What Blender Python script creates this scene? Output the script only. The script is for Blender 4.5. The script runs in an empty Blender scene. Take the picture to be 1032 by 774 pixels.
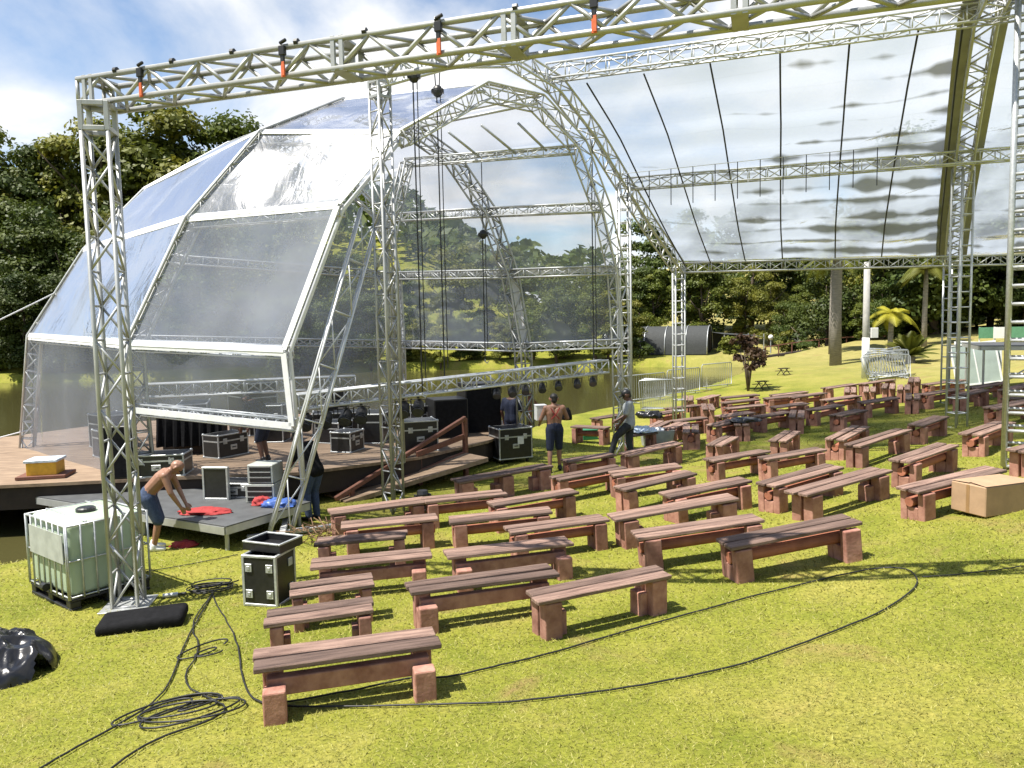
import bpy, bmesh, math, random
import numpy as np
from mathutils import Vector, Matrix, noise
R = math.radians
random.seed(7); rng = np.random.default_rng(11)
S = bpy.context.scene
COL = S.collection
# ---- shared by gen.py and the scene: terrain ----
import numpy as np, math
ANCH = np.array([
(0,0,1.9),(0,2.5,1.3),(0,4.5,.72),(-2,6.6,.12),(.3,7.3,.28),(2.7,9,.35),(5.3,10.3,.65),(7.5,11.5,1.0),(-5.3,9.7,0),(-3,4.5,.6),(4,4.5,1.0),(6,7,1.05),(9,9,1.5),
(-6,6,.15),(-7,9,0),(-9,6,.1),(-12,8,0),(-12,3,.8),(13,14,1.6),(6.5,13.5,.45),(9.5,14.5,.8),(10.5,18,1.0),(14,23,1.35),(2.6,18.7,.08),(-2.4,14,.03),(0,17,.06),(0,12,.05),(3,13,.15),(5,15,.28),(7,17,.35),(8,20,.25),(5,20,.08),
(7,26,.15),(4.9,30,.08),(11.6,38,.2),(9.5,24,.25),(11,21,.6),(20,38,1.8),(16,34,1.1),(14,28,.7),(10,28,.25),(25,30,2.4),(19,20,1.9),(30,50,3),(12,44,.2),(22,50,1.2),(3,24,.1),(1,9.5,.15),(35,20,3),(20,10,2.6),(-3,12,.0),(0,-10,3),(15,0,3),(-15,-5,2),(20,-10,3.5)],float)
LAKE = np.array([(-120,4),(-30,7),(-12,10.6),(-8.1,12),(-7.3,13.6),(-5.6,14.9),(-4.6,16.3),(-2.4,18.6),(-1.3,21.8),(1,27),(4.9,31.8),(8.5,35.5),(11.6,41),(14,46),(17.5,50),(24,53),(34,55),(34,57.5),(24,57),(15,57.5),(9,60),(0,62),(-15,61),(-30,57),(-60,56),(-120,60)],float)
WATER = -.3
def terrain(x, y):
    x = np.asarray(x, float); y = np.asarray(y, float)
    sh = np.broadcast(x, y).shape
    X = np.broadcast_to(x, sh).ravel(); Y = np.broadcast_to(y, sh).ravel()
    out = np.zeros(X.size)
    for a in range(0, X.size, 20000):
        xx = X[a:a+20000]; yy = Y[a:a+20000]
        bw = (1.5 + .09*np.hypot(xx, yy))[:, None]
        d2 = (xx[:, None]-ANCH[:, 0])**2 + (yy[:, None]-ANCH[:, 1])**2
        d2 = d2/(2*bw*bw); d2 -= d2.min(1, keepdims=True)
        w = np.exp(-d2)
        out[a:a+20000] = (w*ANCH[:, 2]).sum(1)/w.sum(1)
    # lake: signed distance to the shoreline (positive = land)
    x1, y1 = LAKE[:, 0], LAKE[:, 1]; x2, y2 = np.roll(x1, -1), np.roll(y1, -1)
    sd = np.zeros(X.size)
    for a in range(0, X.size, 20000):
        xx = X[a:a+20000, None]; yy = Y[a:a+20000, None]
        t = np.clip(((xx-x1)*(x2-x1)+(yy-y1)*(y2-y1))/((x2-x1)**2+(y2-y1)**2), 0, 1)
        d = np.sqrt((xx-x1-t*(x2-x1))**2+(yy-y1-t*(y2-y1))**2).min(1)
        cr = ((y1 > yy) != (y2 > yy)) & (xx < (x2-x1)*(yy-y1)/np.where(y2 == y1, 1e-9, y2-y1)+x1)
        sd[a:a+20000] = np.where(cr.sum(1) % 2 == 1, -d, d)
    far = np.clip((Y-54)/6, 0, 1)*np.clip((40-X)/12, 0, 1)
    farz = .35 + np.clip(sd-3, 0, 60)*np.where(X < -12, .30, np.where(X < 5, .30-(X+12)/17*.20, .10))
    out = out*(1-far) + farz*far
    hill = np.clip((np.hypot(X-10, Y)-75)/80, 0, 1)
    out = out + hill*hill*14*(1-far)
    s = np.clip((sd+.25)/1.1, 0, 1); s = s*s*(3-2*s)
    out = -1.2*(1-s) + out*s
    return out.reshape(sh)
CAM = np.array((0, 0, 3.5)); PITCH = math.atan(63/770); ROLL = .021; FPX = 770.0
_f = np.array((0, math.cos(PITCH), -math.sin(PITCH))); _r0 = np.array((1., 0, 0)); _u0 = np.array((0, math.sin(PITCH), math.cos(PITCH)))
RIGHT = math.cos(ROLL)*_r0 - math.sin(ROLL)*_u0; UP = math.sin(ROLL)*_r0 + math.cos(ROLL)*_u0; FWD = _f

# ------------------------------------------------------------------ camera
cam = bpy.data.cameras.new('camera'); camo = bpy.data.objects.new('camera', cam); COL.objects.link(camo)
cam.sensor_width = 36; cam.lens = 36*FPX/1032; cam.clip_start = .05; cam.clip_end = 3000
_m = Matrix.Identity(4)
for _i in range(3):
    _m[_i][0] = RIGHT[_i]; _m[_i][1] = UP[_i]; _m[_i][2] = -FWD[_i]; _m[_i][3] = CAM[_i]
camo.matrix_world = _m
S.camera = camo
# ------------------------------------------------------------------ sky, sun, exposure
SUN_TO = Vector((.46, .17, -1)).normalized()
ELEV = math.asin(-SUN_TO.z)
W = bpy.data.worlds.new('World'); S.world = W; W.use_nodes = True
nt = W.node_tree; N = nt.nodes; Lk = nt.links
bg = N['Background']; out = N['World Output']
sky = N.new('ShaderNodeTexSky'); sky.sky_type = 'NISHITA'; sky.sun_disc = False
sky.sun_elevation = ELEV; sky.sun_rotation = math.atan2(-SUN_TO.x, -SUN_TO.y); sky.air_density = 1.0; sky.dust_density = .6; sky.altitude = 300
tc = N.new('ShaderNodeTexCoord')
sep = N.new('ShaderNodeSeparateXYZ'); Lk.new(tc.outputs['Generated'], sep.inputs[0])
def wm(op, a, b=None, clamp=False):
    n = N.new('ShaderNodeMath'); n.operation = op; n.use_clamp = clamp
    for i, q in enumerate((a, b)):
        if q is None: continue
        if isinstance(q, (int, float)): n.inputs[i].default_value = q
        else: Lk.new(q, n.inputs[i])
    return n.outputs[0]
zz = wm('ADD', wm('MAXIMUM', sep.outputs[2], 0), .16)
cx = wm('DIVIDE', sep.outputs[0], zz); cy = wm('DIVIDE', sep.outputs[1], zz)
comb = N.new('ShaderNodeCombineXYZ'); Lk.new(cx, comb.inputs[0]); Lk.new(cy, comb.inputs[1]); comb.inputs[2].default_value = 2.2
n1 = N.new('ShaderNodeTexNoise'); n1.inputs['Scale'].default_value = .62; n1.inputs['Detail'].default_value = 9; n1.inputs['Roughness'].default_value = .55; n1.inputs['Distortion'].default_value = .35
Lk.new(comb.outputs[0], n1.inputs['Vector'])
rp = N.new('ShaderNodeValToRGB'); rp.color_ramp.elements[0].position = .46; rp.color_ramp.elements[1].position = .56
Lk.new(n1.outputs['Fac'], rp.inputs[0])
n2 = N.new('ShaderNodeTexNoise'); n2.inputs['Scale'].default_value = 1.4; n2.inputs['Detail'].default_value = 6; Lk.new(comb.outputs[0], n2.inputs['Vector'])
cr = N.new('ShaderNodeValToRGB'); cr.color_ramp.elements[0].color = (4.9, 5.15, 5.5, 1); cr.color_ramp.elements[1].color = (6.6, 6.6, 6.6, 1)
cr.color_ramp.elements[0].position = .35; cr.color_ramp.elements[1].position = .6
Lk.new(n2.outputs['Fac'], cr.inputs[0])
mx = N.new('ShaderNodeMix'); mx.data_type = 'RGBA'
Lk.new(rp.outputs[0], mx.inputs[0]); Lk.new(sky.outputs[0], mx.inputs[6]); Lk.new(cr.outputs[0], mx.inputs[7])
Lk.new(mx.outputs[2], bg.inputs[0]); bg.inputs[1].default_value = .092
sun = bpy.data.lights.new('sun', 'SUN'); sun.energy = 5.0; sun.angle = R(.55); sun.color = (1, .95, .86)
suno = bpy.data.objects.new('sun', sun); COL.objects.link(suno); suno.rotation_euler = SUN_TO.to_track_quat('-Z', 'Y').to_euler()
S.view_settings.view_transform = 'Standard'; S.view_settings.look = 'None'; S.view_settings.exposure = .98; S.view_settings.gamma = 1
S.cycles.transparent_max_bounces = 24; S.cycles.max_bounces = 8; S.cycles.use_denoising = True
S.cycles.caustics_reflective = False; S.cycles.caustics_refractive = False

BENCHES = [
(-1.38, 6.05, 0.27, 1.47, 'beam', 'nearest brown bench at bottom left, cable running past its left leg'),
(-1.89, 7.18, 0.28, 1.01, 'post', 'short reddish bench directly behind the nearest bottom left bench'),
(-2.04, 8.25, 0.3, 0.9, 'post', 'weathered bench right beside the open black flight case'),
(-1.77, 9.33, 0.18, 1.48, 'beam', 'grey topped bench just right of the truss base behind the open case'),
(-2.13, 10.44, 0.16, 1.25, 'post', 'pale topped bench on two posts, left end touching the stage truss base'),
(-1.89, 11.36, 0.2, 1.44, 'log', 'pinkish bench directly in front of the middle truss tower'),
(-2.26, 12.47, 0.38, 1.62, 'post', 'cluttered bench directly behind the foot of the middle truss tower'),
(-0.35, 8.1, 0.3, 1.64, 'beam', 'long bench with dark stained plank ends, left of the two plank post bench'),
(-0.07, 9.52, 0.23, 1.62, 'beam', 'long bench behind the dark stained one, short square block at its left leg'),
(0.61, 10.67, 0.25, 1.46, 'log', 'bench with notched left block in the third row left of the aisle'),
(-0.2, 11.39, 0.16, 1.56, 'log', 'bench with one tall square left leg, second right of the middle tower foot'),
(-0.84, 12.83, 0.24, 1.41, 'log', 'dark planked bench touching the black lamp by the middle tower foot'),
(0.32, 12.46, 0.42, 1.55, 'log', 'low leaning bench behind the three legged bench row, left of the aisle'),
(-0.18, 14.78, 0.55, 2.13, 'trio', 'long bench on three pairs of posts below the black wheeled case'),
(1.6, 15.92, 0.38, 1.14, 'log', 'bench just in front of the stepping man in grey shirt'),
(1.42, 14.29, 0.48, 1.5, 'log', 'log bench one row nearer than the bench by the stepping man'),
(3.04, 16.6, 0.71, 1.84, 'post', 'bench on tall posts in front of the grey plastic tub'),
(2.47, 14.06, 0.22, 1.36, 'log', 'log bench close behind a taller post bench, right of the aisle'),
(2.49, 13.11, 0.55, 1.66, 'post', 'tall post bench overlapping the log bench right of the aisle'),
(3.12, 12.14, 0.37, 1.56, 'log', 'two plank log bench with sunlit orange log, mid field centre'),
(2.36, 10.97, 0.26, 1.97, 'post', 'long dark topped bench on broad posts in the centre, right of the aisle'),
(2.42, 9.77, 0.12, 1.69, 'log', 'bench with round log end showing, in front of the long dark topped bench'),
(0.87, 7.73, 0.44, 1.6, 'post', 'foremost central bench of two pale planks on thick post pairs'),
(3.33, 8.98, 0.19, 1.71, 'log', 'foremost right bench with dark planks and long beam between its legs'),
(5.0, 11.5, 0.53, 2.05, 'post', 'tall bench on post pairs behind the foremost right bench'),
(4.67, 12.19, 0.55, 1.72, 'log', 'dark planked log bench left of the tall post bench on the right'),
(6.23, 10.68, 0.41, 1.84, 'log', 'log bench beside the cardboard box'),
(7.12, 13.04, 0.68, 1.95, 'log', 'dark log bench behind the bench beside the cardboard box'),
(7.44, 15.37, 0.7, 2.3, 'post', 'tall pale plank bench between two low log benches on the right'),
(7.27, 16.42, 0.89, 2.0, 'log', 'short looking log bench left of the tall pale plank bench'),
(9.41, 17.14, 0.73, 1.55, 'log', 'log bench touching the far end of the tall pale plank bench'),
(5.34, 14.44, 0.38, 1.41, 'log', 'log bench right of its twin in the middle of the lawn, log end bright'),
(4.42, 14.83, 0.38, 1.38, 'log', 'log bench left of its twin in the middle of the lawn'),
(6.02, 16.76, 1.0, 1.46, 'post', 'end on bench with pale planks behind the right twin log bench'),
(4.67, 16.84, 1.01, 1.33, 'post', 'end on bench with pale planks behind the left twin log bench'),
(9.47, 15.09, 0.66, 1.75, 'log', 'dark log bench partly behind the right scaffold ladder'),
(12.09, 18.32, 0.38, 1.65, 'log', 'bench crossing behind the right scaffold ladder at half height'),
(8.99, 12.71, 0.49, 1.77, 'post', 'bench cut off by the right edge beside the scaffold foot'),
(12.96, 21.45, 0.56, 1.3, 'post', 'bench showing four posts on the upper right, left of the scaffold ladder'),
(12.73, 22.53, 0.31, 1.4, 'log', 'bench adjoining the four post bench on the upper right'),
(14.36, 25.27, 0.21, 1.45, 'log', 'bench just in front of the leaning glass panels'),
(14.32, 22.87, 0.38, 1.4, 'log', 'bench right of the leaning glass panels'),
(14.29, 21.49, 0.49, 1.4, 'log', 'bench behind the ladder under the right hand stage platform'),
(13.31, 19.72, 0.45, 1.3, 'log', 'lower bench behind the ladder near the right edge'),
(14.2, 26.88, 1.08, 1.6, 'post', 'end on bench in the back row right of the stacked barriers'),
(11.71, 22.19, 1.08, 1.55, 'post', 'lone end on bench with gap all round on the upper right'),
(12.69, 25.65, 1.08, 1.55, 'post', 'end on bench second from the lamp pole row'),
(12.8, 24.86, 1.08, 1.55, 'post', 'small end on bench between the lone one and the pole row'),
(13.16, 27.36, 0.35, 1.4, 'trio', 'bench on three post pairs directly below the stacked barriers'),
(11.92, 25.35, 1.12, 1.6, 'post', 'end on bench just nearer than the one below the stacked barriers'),
(10.62, 22.01, 0.35, 1.3, 'log', 'log bench two rows nearer than the stacked barriers'),
(11.73, 27.18, 0.38, 1.4, 'post', 'backmost bench left of the lamp pole foot, daylight under its seat'),
(11.37, 25.61, 1.15, 1.6, 'post', 'end on bench just left of the lamp pole foot'),
(10.18, 23.48, 0.35, 1.3, 'log', 'log bench left of the lamp pole, third row from the back'),
(8.84, 21.42, 0.56, 1.3, 'log', 'low bench whose right end meets a nearer bench, left of the pole'),
(8.85, 19.95, 0.59, 1.2, 'log', 'low bench with round log end, nearest of the cluster left of the pole'),
(8.31, 22.75, 0.35, 1.2, 'log', 'log bench right of the dark shrub, third row from the back'),
(9.57, 26.22, 0.31, 1.4, 'log', 'rearmost bench right of the dark shrub'),
(9.73, 25.07, 0.38, 1.4, 'log', 'bench overlapping the rearmost one right of the dark shrub'),
(9.0, 25.04, 0.17, 1.4, 'log', 'bench just below the dark shrub, right of its stem'),
(7.21, 20.98, 0.49, 1.25, 'log', 'log bench right of the bench draped with black sheeting'),
(7.69, 20.55, 1.19, 1.55, 'post', 'small end on post bench right of the draped one'),
(7.86, 26.25, 0.21, 1.35, 'log', 'backmost of three parallel benches left of the shrub stem'),
(7.44, 24.74, 0.35, 1.35, 'log', 'middle of three parallel benches left of the shrub stem'),
(7.15, 23.26, 0.28, 1.3, 'log', 'nearest of three parallel benches left of the shrub stem'),
(6.32, 21.46, 0.45, 1.2, 'log', 'bench behind the black draped bench'),
(6.02, 20.06, 1.33, 1.55, 'post', 'end on bench draped with black sheeting'),
(5.55, 19.85, 0.73, 1.1, 'log', 'low bench at the left of the black draped bench'),
(4.54, 19.32, 1.33, 1.5, 'log', 'end on bench of two pale planks with log end, right of the grey tub'),
(4.33, 20.16, 0.98, 1.2, 'post', 'small bench right behind the grey tub'),
(3.94, 20.53, 1.08, 1.25, 'post', 'small bench behind the blue and white bags'),
(4.95, 21.28, 0.42, 1.1, 'log', 'log bench behind the end on pale plank bench'),
(5.42, 24.08, 0.42, 1.2, 'post', 'bench beside the lakeside tower foot, posts sunlit'),
(4.69, 23.03, 0.7, 1.25, 'log', 'pale low bench in front of the white barrier stack'),
(6.23, 26.96, 1.33, 1.55, 'post', 'end on bench by the fence, right of the lakeside tower'),
(6.95, 26.88, 0.91, 1.35, 'post', 'paired post bench nearest to the lake fence'),
(6.16, 23.95, 1.36, 1.55, 'post', 'dark end on bench behind the log bench near the lakeside tower'),
(2.83, 22.79, 0.73, 1.15, 'post', 'pale bench beyond the man in grey shirt, near the water'),
(2.12, 20.59, -0.66, 1.1, 'log', 'low bench left of the green crate'),
(3.21, 19.05, 0.43, 0.85, 'post', 'bench carrying the blue and white bags'),
]
K = {'F0':(-3.687, 13.0, 1.814), 'F1':(-3.768, 13.0, 3.058), 'F2':(-2.909, 13.6, 5.503), 'F3':(-1.947, 14.5, 6.917), 'F4':(-0.415, 15.8, 8.126), 'F5':(0.671, 16.6, 8.092), 'F6':(1.562, 17.3, 7.368), 'F7':(2.134, 17.8, 6.066), 'F8':(2.517, 18.2, 4.662), 'F9':(2.661, 18.5, 2.918), 'F10':(2.684, 18.5, 0.15), 'R0':(-7.076, 14.4, 1.999), 'R1':(-7.097, 14.4, 3.202), 'R2':(-5.972, 14.6, 5.47), 'R3':(-4.74, 15.2, 7.138), 'R4':(-3.551, 17.0, 8.205), 'B0':(-2.3, 18.4, 8.061), 'B1':(-1.314, 18.7, 7.394), 'B2':(-0.49, 18.8, 6.148), 'B3':(0.008, 18.9, 4.665), 'B4':(0.29, 19.0, 2.855), 'B5':(0.326, 19.0, 0.865), 'S0':(-11.895, 18.5, 0.213), 'S1':(-11.499, 18.5, 3.359), 'S2':(-10.213, 18.8, 5.374), 'S3':(-8.866, 19.2, 6.836), 'S4':(-7.087, 20.0, 8.055), 'C0':(-5.362, 21.0, 8.24), 'C1':(-4.455, 21.6, 7.41), 'C2':(-3.589, 22.0, 6.495), 'C3':(-3.307, 22.2, 4.881), 'C4':(-3.273, 22.3, 2.906), 'C5':(-3.287, 22.3, 0.721), 'LEGT':(-2.477, 13.9, 5.502), 'M_T':(-2.17, 13.6, 7.752), 'A1':(-0.927, 15.0, 8.527), 'A2':(0.117, 15.7, 8.739), 'A3':(1.055, 16.6, 8.452), 'A4':(1.949, 17.8, 7.738), 'A5':(2.847, 19.2, 6.835), 'A6':(3.739, 20.5, 5.937), 'A7':(4.827, 22.0, 4.924), 'Q0':(7.048, 10.9, 8.575), 'Q1':(7.916, 12.6, 8.737), 'Q2':(8.532, 14.0, 8.733), 'Q3':(9.327, 15.6, 8.098), 'Q4':(10.892, 18.6, 7.029), 'Q5':(12.066, 20.9, 5.972), 'Q6':(13.307, 23.2, 4.979), 'P1L':(0.88, 16.4, 8.637), 'P1R':(9.627, 13.2, 8.641), 'P2L':(2.911, 19.3, 6.828), 'P2R':(13.259, 17.4, 7.107), 'P3L':(4.884, 22.0, 4.923), 'P3R':(17.461, 22.0, 4.97), 'BL':(-5.212, 9.7, 6.441), 'TRL':(-3.839, 13.6, 2.148), 'TRR':(2.038, 16.6, 2.489), 'TXL':(-7.494, 15.5, 2.248), 'TXR':(-3.393, 16.5, 2.265), 'TP0':(-2.314, 17.6, 7.121), 'TP1':(1.503, 17.4, 7.284), 'TA0':(-1.265, 17.0, 7.633), 'TB0':(-0.627, 17.5, 7.197), 'TA1':(-0.55, 17.0, 7.766), 'TB1':(0.197, 17.45, 7.235), 'TA2':(0.248, 17.0, 7.792), 'TB2':(0.883, 17.4, 7.275), 'R00':(-7.155, 14.4, 0.705), 'RA0':(-3.497, 14.7, 0.114), 'RA1':(-1.054, 16.9, 1.385), 'RB0':(-2.466, 15.6, 0.214), 'RB1':(-1.056, 16.95, 0.572), 'RC0':(-2.034, 15.9, 0.755), 'RC1':(-1.109, 16.9, 0.963), 'BR':(6.637, 5.414, 6.441), 'gL':(-4.84, 9.292, 0.069), 'gM':(-2.22, 13.815, 0.054), 'gLEG':(-3.851, 12.257, 0.037), 'gQ0':(8.786, 13.294, 0.77), 'gIBC':(-5.245, 8.786, 0.077), 'gMAT':(-4.308, 8.411, 0.115), 'gCASE':(-3.021, 8.961, 0.131), 'gWCASE':(-0.088, 18.16, 0.1), 'gBOX':(6.229, 9.886, 0.774), 'gBAG':(-4.959, 7.238, 0.153), 'gP1':(-5.556, 11.656, 0.027), 'gP2':(-3.691, 13.237, 0.036), 'gP3':(-0.089, 19.392, 0.101), 'gP4':(0.917, 16.934, 0.128), 'gP5':(2.676, 17.503, 0.187), 'gPOLE':(14.901, 32.113, 0.811), 'gBARST':(15.376, 31.124, 0.833), 'gPAN':(16.551, 27.352, 0.913), 'gSHRUB':(9.827, 31.673, 0.411), 'gPALM':(16.453, 38.744, 0.945), 'gCYC':(22.852, 44.456, 1.526), 'gYP':(21.882, 44.713, 1.421), 'gTUB':(3.978, 20.123, 0.207), 'gGREEN':(2.145, 21.862, 0.142), 'gRAMP':(-3.495, 14.847, 0.04), 'gLAMP':(-1.783, 13.674, 0.062), 'gBS':(5.347, 28.13, 0.2), 'gCOIL':(-3.979, 9.723, 0.073), 'gPLAT1':(-4.82, 12.244, 0.028), 'gSIGN1':(26.046, 41.804, 1.819), 'gSIGN2':(26.347, 41.004, 1.834), 'gSIGN3':(26.657, 40.107, 1.852), 'gTB1':(13.002, 36.412, 0.675), 'gTB2':(10.489, 31.929, 0.458), 'gSTG':(15.097, 23.655, 0.905), 'gINFO':(23.15, 63.043, 0.649), 'gDEKR':(-1.129, 17.995, 0.081), 'gFN0':(4.54, 28.139, 0.179), 'gFN1':(10.146, 33.991, 0.461), 'dSPK':(-7.414, 13.404, 0.7), 'dRACK':(-6.801, 14.579, 0.7), 'dCLOTH':(-6.679, 16.282, 0.7), 'dOPEN':(-4.768, 12.327, 0.7), 'dSIL':(-4.334, 13.268, 0.7), 'dCASE2':(-2.106, 16.471, 0.7), 'dSPKA':(-1.521, 18.692, 0.7), 'dSPKB':(-0.968, 20.011, 0.7), 'dCRATE':(-9.032, 14.433, 0.7), 'dP6':(-5.234, 15.652, 0.7), 'dPALLET':(-8.835, 14.052, 0.7), 'RP0':(-3.297, 14.658, 0.041), 'RP1':(-0.545, 16.234, 0.6)}
CABLES = {'long':[(-2.09, 6.04, 0.4), (-1.78, 5.91, 0.43), (-0.97, 5.83, 0.47), (-0.18, 5.75, 0.51), (0.29, 5.8, 0.52), (0.77, 5.89, 0.53), (1.45, 6.08, 0.54), (2.01, 6.3, 0.56), (2.67, 6.67, 0.57), (3.4, 7.08, 0.61), (3.89, 7.45, 0.64), (4.25, 7.85, 0.66), (4.39, 8.3, 0.65), (4.18, 8.5, 0.61), (3.72, 8.46, 0.55), (2.97, 8.27, 0.47), (2.11, 7.93, 0.41), (1.3, 7.53, 0.38), (0.65, 7.13, 0.38), (0.17, 6.82, 0.39), (-0.2, 6.64, 0.4), (-0.45, 6.48, 0.41), (-0.71, 6.39, 0.41), (-0.89, 6.46, 0.4), (-1.05, 6.39, 0.4), (-1.36, 6.23, 0.41), (-1.75, 6.09, 0.41), (-2.06, 6.0, 0.41)],
'edge':[(5.36, 7.87, 0.8), (5.02, 7.86, 0.76), (4.63, 7.91, 0.7), (4.36, 7.99, 0.66)],
'loopleft':[(-2.09, 6.04, 0.4), (-2.28, 6.22, 0.37), (-2.55, 6.81, 0.31), (-2.89, 7.67, 0.22), (-3.35, 8.55, 0.14), (-3.75, 9.23, 0.1), (-3.97, 9.72, 0.07)],
'tail':[(-3.9, 9.55, 0.08), (-3.69, 8.61, 0.13), (-3.5, 7.79, 0.18), (-3.14, 6.67, 0.29), (-3.08, 6.13, 0.34), (-3.2, 5.72, 0.37), (-3.34, 5.31, 0.41), (-3.41, 4.97, 0.43)],
'tail2':[(-3.9, 9.55, 0.08), (-3.71, 8.38, 0.14), (-3.22, 7.59, 0.21), (-3.07, 6.66, 0.3), (-2.56, 6.18, 0.36), (-2.36, 6.0, 0.39), (-2.4, 5.76, 0.41), (-2.71, 5.52, 0.42), (-2.82, 5.14, 0.46), (-2.8, 4.85, 0.49)],
'stage':[(-5.27, 10.66, 0.04), (-4.9, 10.86, 0.04), (-4.54, 11.11, 0.04), (-4.22, 11.37, 0.04)]}

# ------------------------------------------------------------------ helpers
def V(*a): return Vector(a[0] if len(a) == 1 else a)
class MB:
    def __init__(s): s.v = []; s.f = []
    def add(s, vs, fs):
        o = len(s.v); s.v += [tuple(x) for x in vs]; s.f += [tuple(i+o for i in f) for f in fs]; return s
    def box(s, c, d, rz=0, rot=None):
        c = V(c); m = rot if rot is not None else Matrix.Rotation(rz, 3, 'Z')
        h = [q/2 for q in d]
        vs = [c + m @ V((sx*h[0], sy*h[1], sz*h[2])) for sz in (-1, 1) for sx, sy in ((-1, -1), (1, -1), (1, 1), (-1, 1))]
        return s.add(vs, [(3, 2, 1, 0), (4, 5, 6, 7), (0, 1, 5, 4), (1, 2, 6, 5), (2, 3, 7, 6), (3, 0, 4, 7)])
    def bar(s, a, b, w, h, up=(0, 0, 1)):
        a, b = V(a), V(b); x = (b-a).normalized(); y = V(up).cross(x)
        if y.length < 1e-4: y = V((1, 0, 0)).cross(x)
        y.normalize(); z = x.cross(y)
        m = Matrix((x, y, z)).transposed()
        return s.box((a+b)/2, ((b-a).length, w, h), rot=m)
    def tube(s, a, b, r, r2=None, n=8):
        return s.path([a, b], [r, r if r2 is None else r2], n)
    def path(s, pts, r, n=8, cap=True):
        pts = [V(p) for p in pts]; k = len(pts)
        if isinstance(r, (int, float)): r = [r]*k
        d0 = (pts[1]-pts[0]).normalized(); u = d0.orthogonal().normalized()
        vs = []
        for i, p in enumerate(pts):
            d = (pts[min(i+1, k-1)]-pts[max(i-1, 0)])
            d = d.normalized() if d.length > 1e-9 else d0
            u = (u - d*u.dot(d)); u = u.normalized() if u.length > 1e-6 else d.orthogonal().normalized()
            w = d.cross(u)
            for j in range(n):
                a = 2*math.pi*j/n; vs.append(p + (u*math.cos(a)+w*math.sin(a))*r[i])
        fs = [(i*n+j, i*n+(j+1) % n, (i+1)*n+(j+1) % n, (i+1)*n+j) for i in range(k-1) for j in range(n)]
        if cap: fs += [tuple(range(n-1, -1, -1)), tuple((k-1)*n+j for j in range(n))]
        return s.add(vs, fs)
    def lathe(s, c, prof, n=16, axis=(0, 0, 1)):
        q = V((0, 0, 1)).rotation_difference(V(axis))
        vs = []; c = V(c)
        for (r, z) in prof:
            for j in range(n):
                a = 2*math.pi*j/n; vs.append(c + q @ V((r*math.cos(a), r*math.sin(a), z)))
        k = len(prof)
        fs = [(i*n+j, i*n+(j+1) % n, (i+1)*n+(j+1) % n, (i+1)*n+j) for i in range(k-1) for j in range(n)]
        fs += [tuple(range(n-1, -1, -1)), tuple((k-1)*n+j for j in range(n))]
        return s.add(vs, fs)
    def ball(s, c, r, n=10, m=7, sc=(1, 1, 1)):
        c = V(c); prof = [(max(1e-3, math.sin(math.pi*i/m))*r, -math.cos(math.pi*i/m)*r) for i in range(m+1)]
        t = MB().lathe((0, 0, 0), prof, n)
        return s.add([(c.x+x*sc[0], c.y+y*sc[1], c.z+z*sc[2]) for x, y, z in t.v], t.f)
    def prism(s, poly, z0, z1):
        n = len(poly)
        a = sum(poly[i][0]*poly[(i+1) % n][1]-poly[(i+1) % n][0]*poly[i][1] for i in range(n))
        if a < 0: poly = poly[::-1]
        vs = [(x, y, z0) for x, y in poly]+[(x, y, z1) for x, y in poly]
        return s.add(vs, [tuple(range(n-1, -1, -1)), tuple(range(n, 2*n))]+[(i, (i+1) % n, n+(i+1) % n, n+i) for i in range(n)])
    def build(s, name, mat, parent=None, bevel=0, smooth=False, loc=None, seg=1):
        me = bpy.data.meshes.new(name); me.from_pydata(s.v, [], s.f); me.update()
        if bevel:
            bm = bmesh.new(); bm.from_mesh(me)
            bmesh.ops.bevel(bm, geom=[e for e in bm.edges if len(e.link_faces) == 2 and e.calc_face_angle(0) > .6], offset=bevel, segments=seg, affect='EDGES', profile=.5, clamp_overlap=True)
            bm.to_mesh(me); bm.free()
        return link(name, me, mat, parent, smooth, loc)
def link(name, me, mat, parent=None, smooth=False, loc=None):
    o = bpy.data.objects.new(name, me); COL.objects.link(o)
    if mat is not None:
        for m in (mat if isinstance(mat, (list, tuple)) else [mat]): me.materials.append(m)
    if smooth: me.shade_smooth()
    if parent is not None: o.parent = parent
    if loc is not None: o.location = loc
    return o
def tag(o, label, cat, group=None, kind=None):
    o['label'] = label; o['category'] = cat
    if group: o['group'] = group
    if kind: o['kind'] = kind
    return o
def thing(name, label, cat, loc=(0, 0, 0), rz=0, group=None, kind=None):
    o = bpy.data.objects.new(name, None); COL.objects.link(o); o.empty_display_size = .2
    o.location = loc; o.rotation_euler = (0, 0, rz)
    return tag(o, label, cat, group, kind)
def copy_tree(o, parent=None):
    c = o.copy(); COL.objects.link(c)
    if parent is not None: c.parent = parent
    for ch in list(o.children): copy_tree(ch, c)
    return c
def gz(x, y): return float(terrain(x, y))

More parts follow.
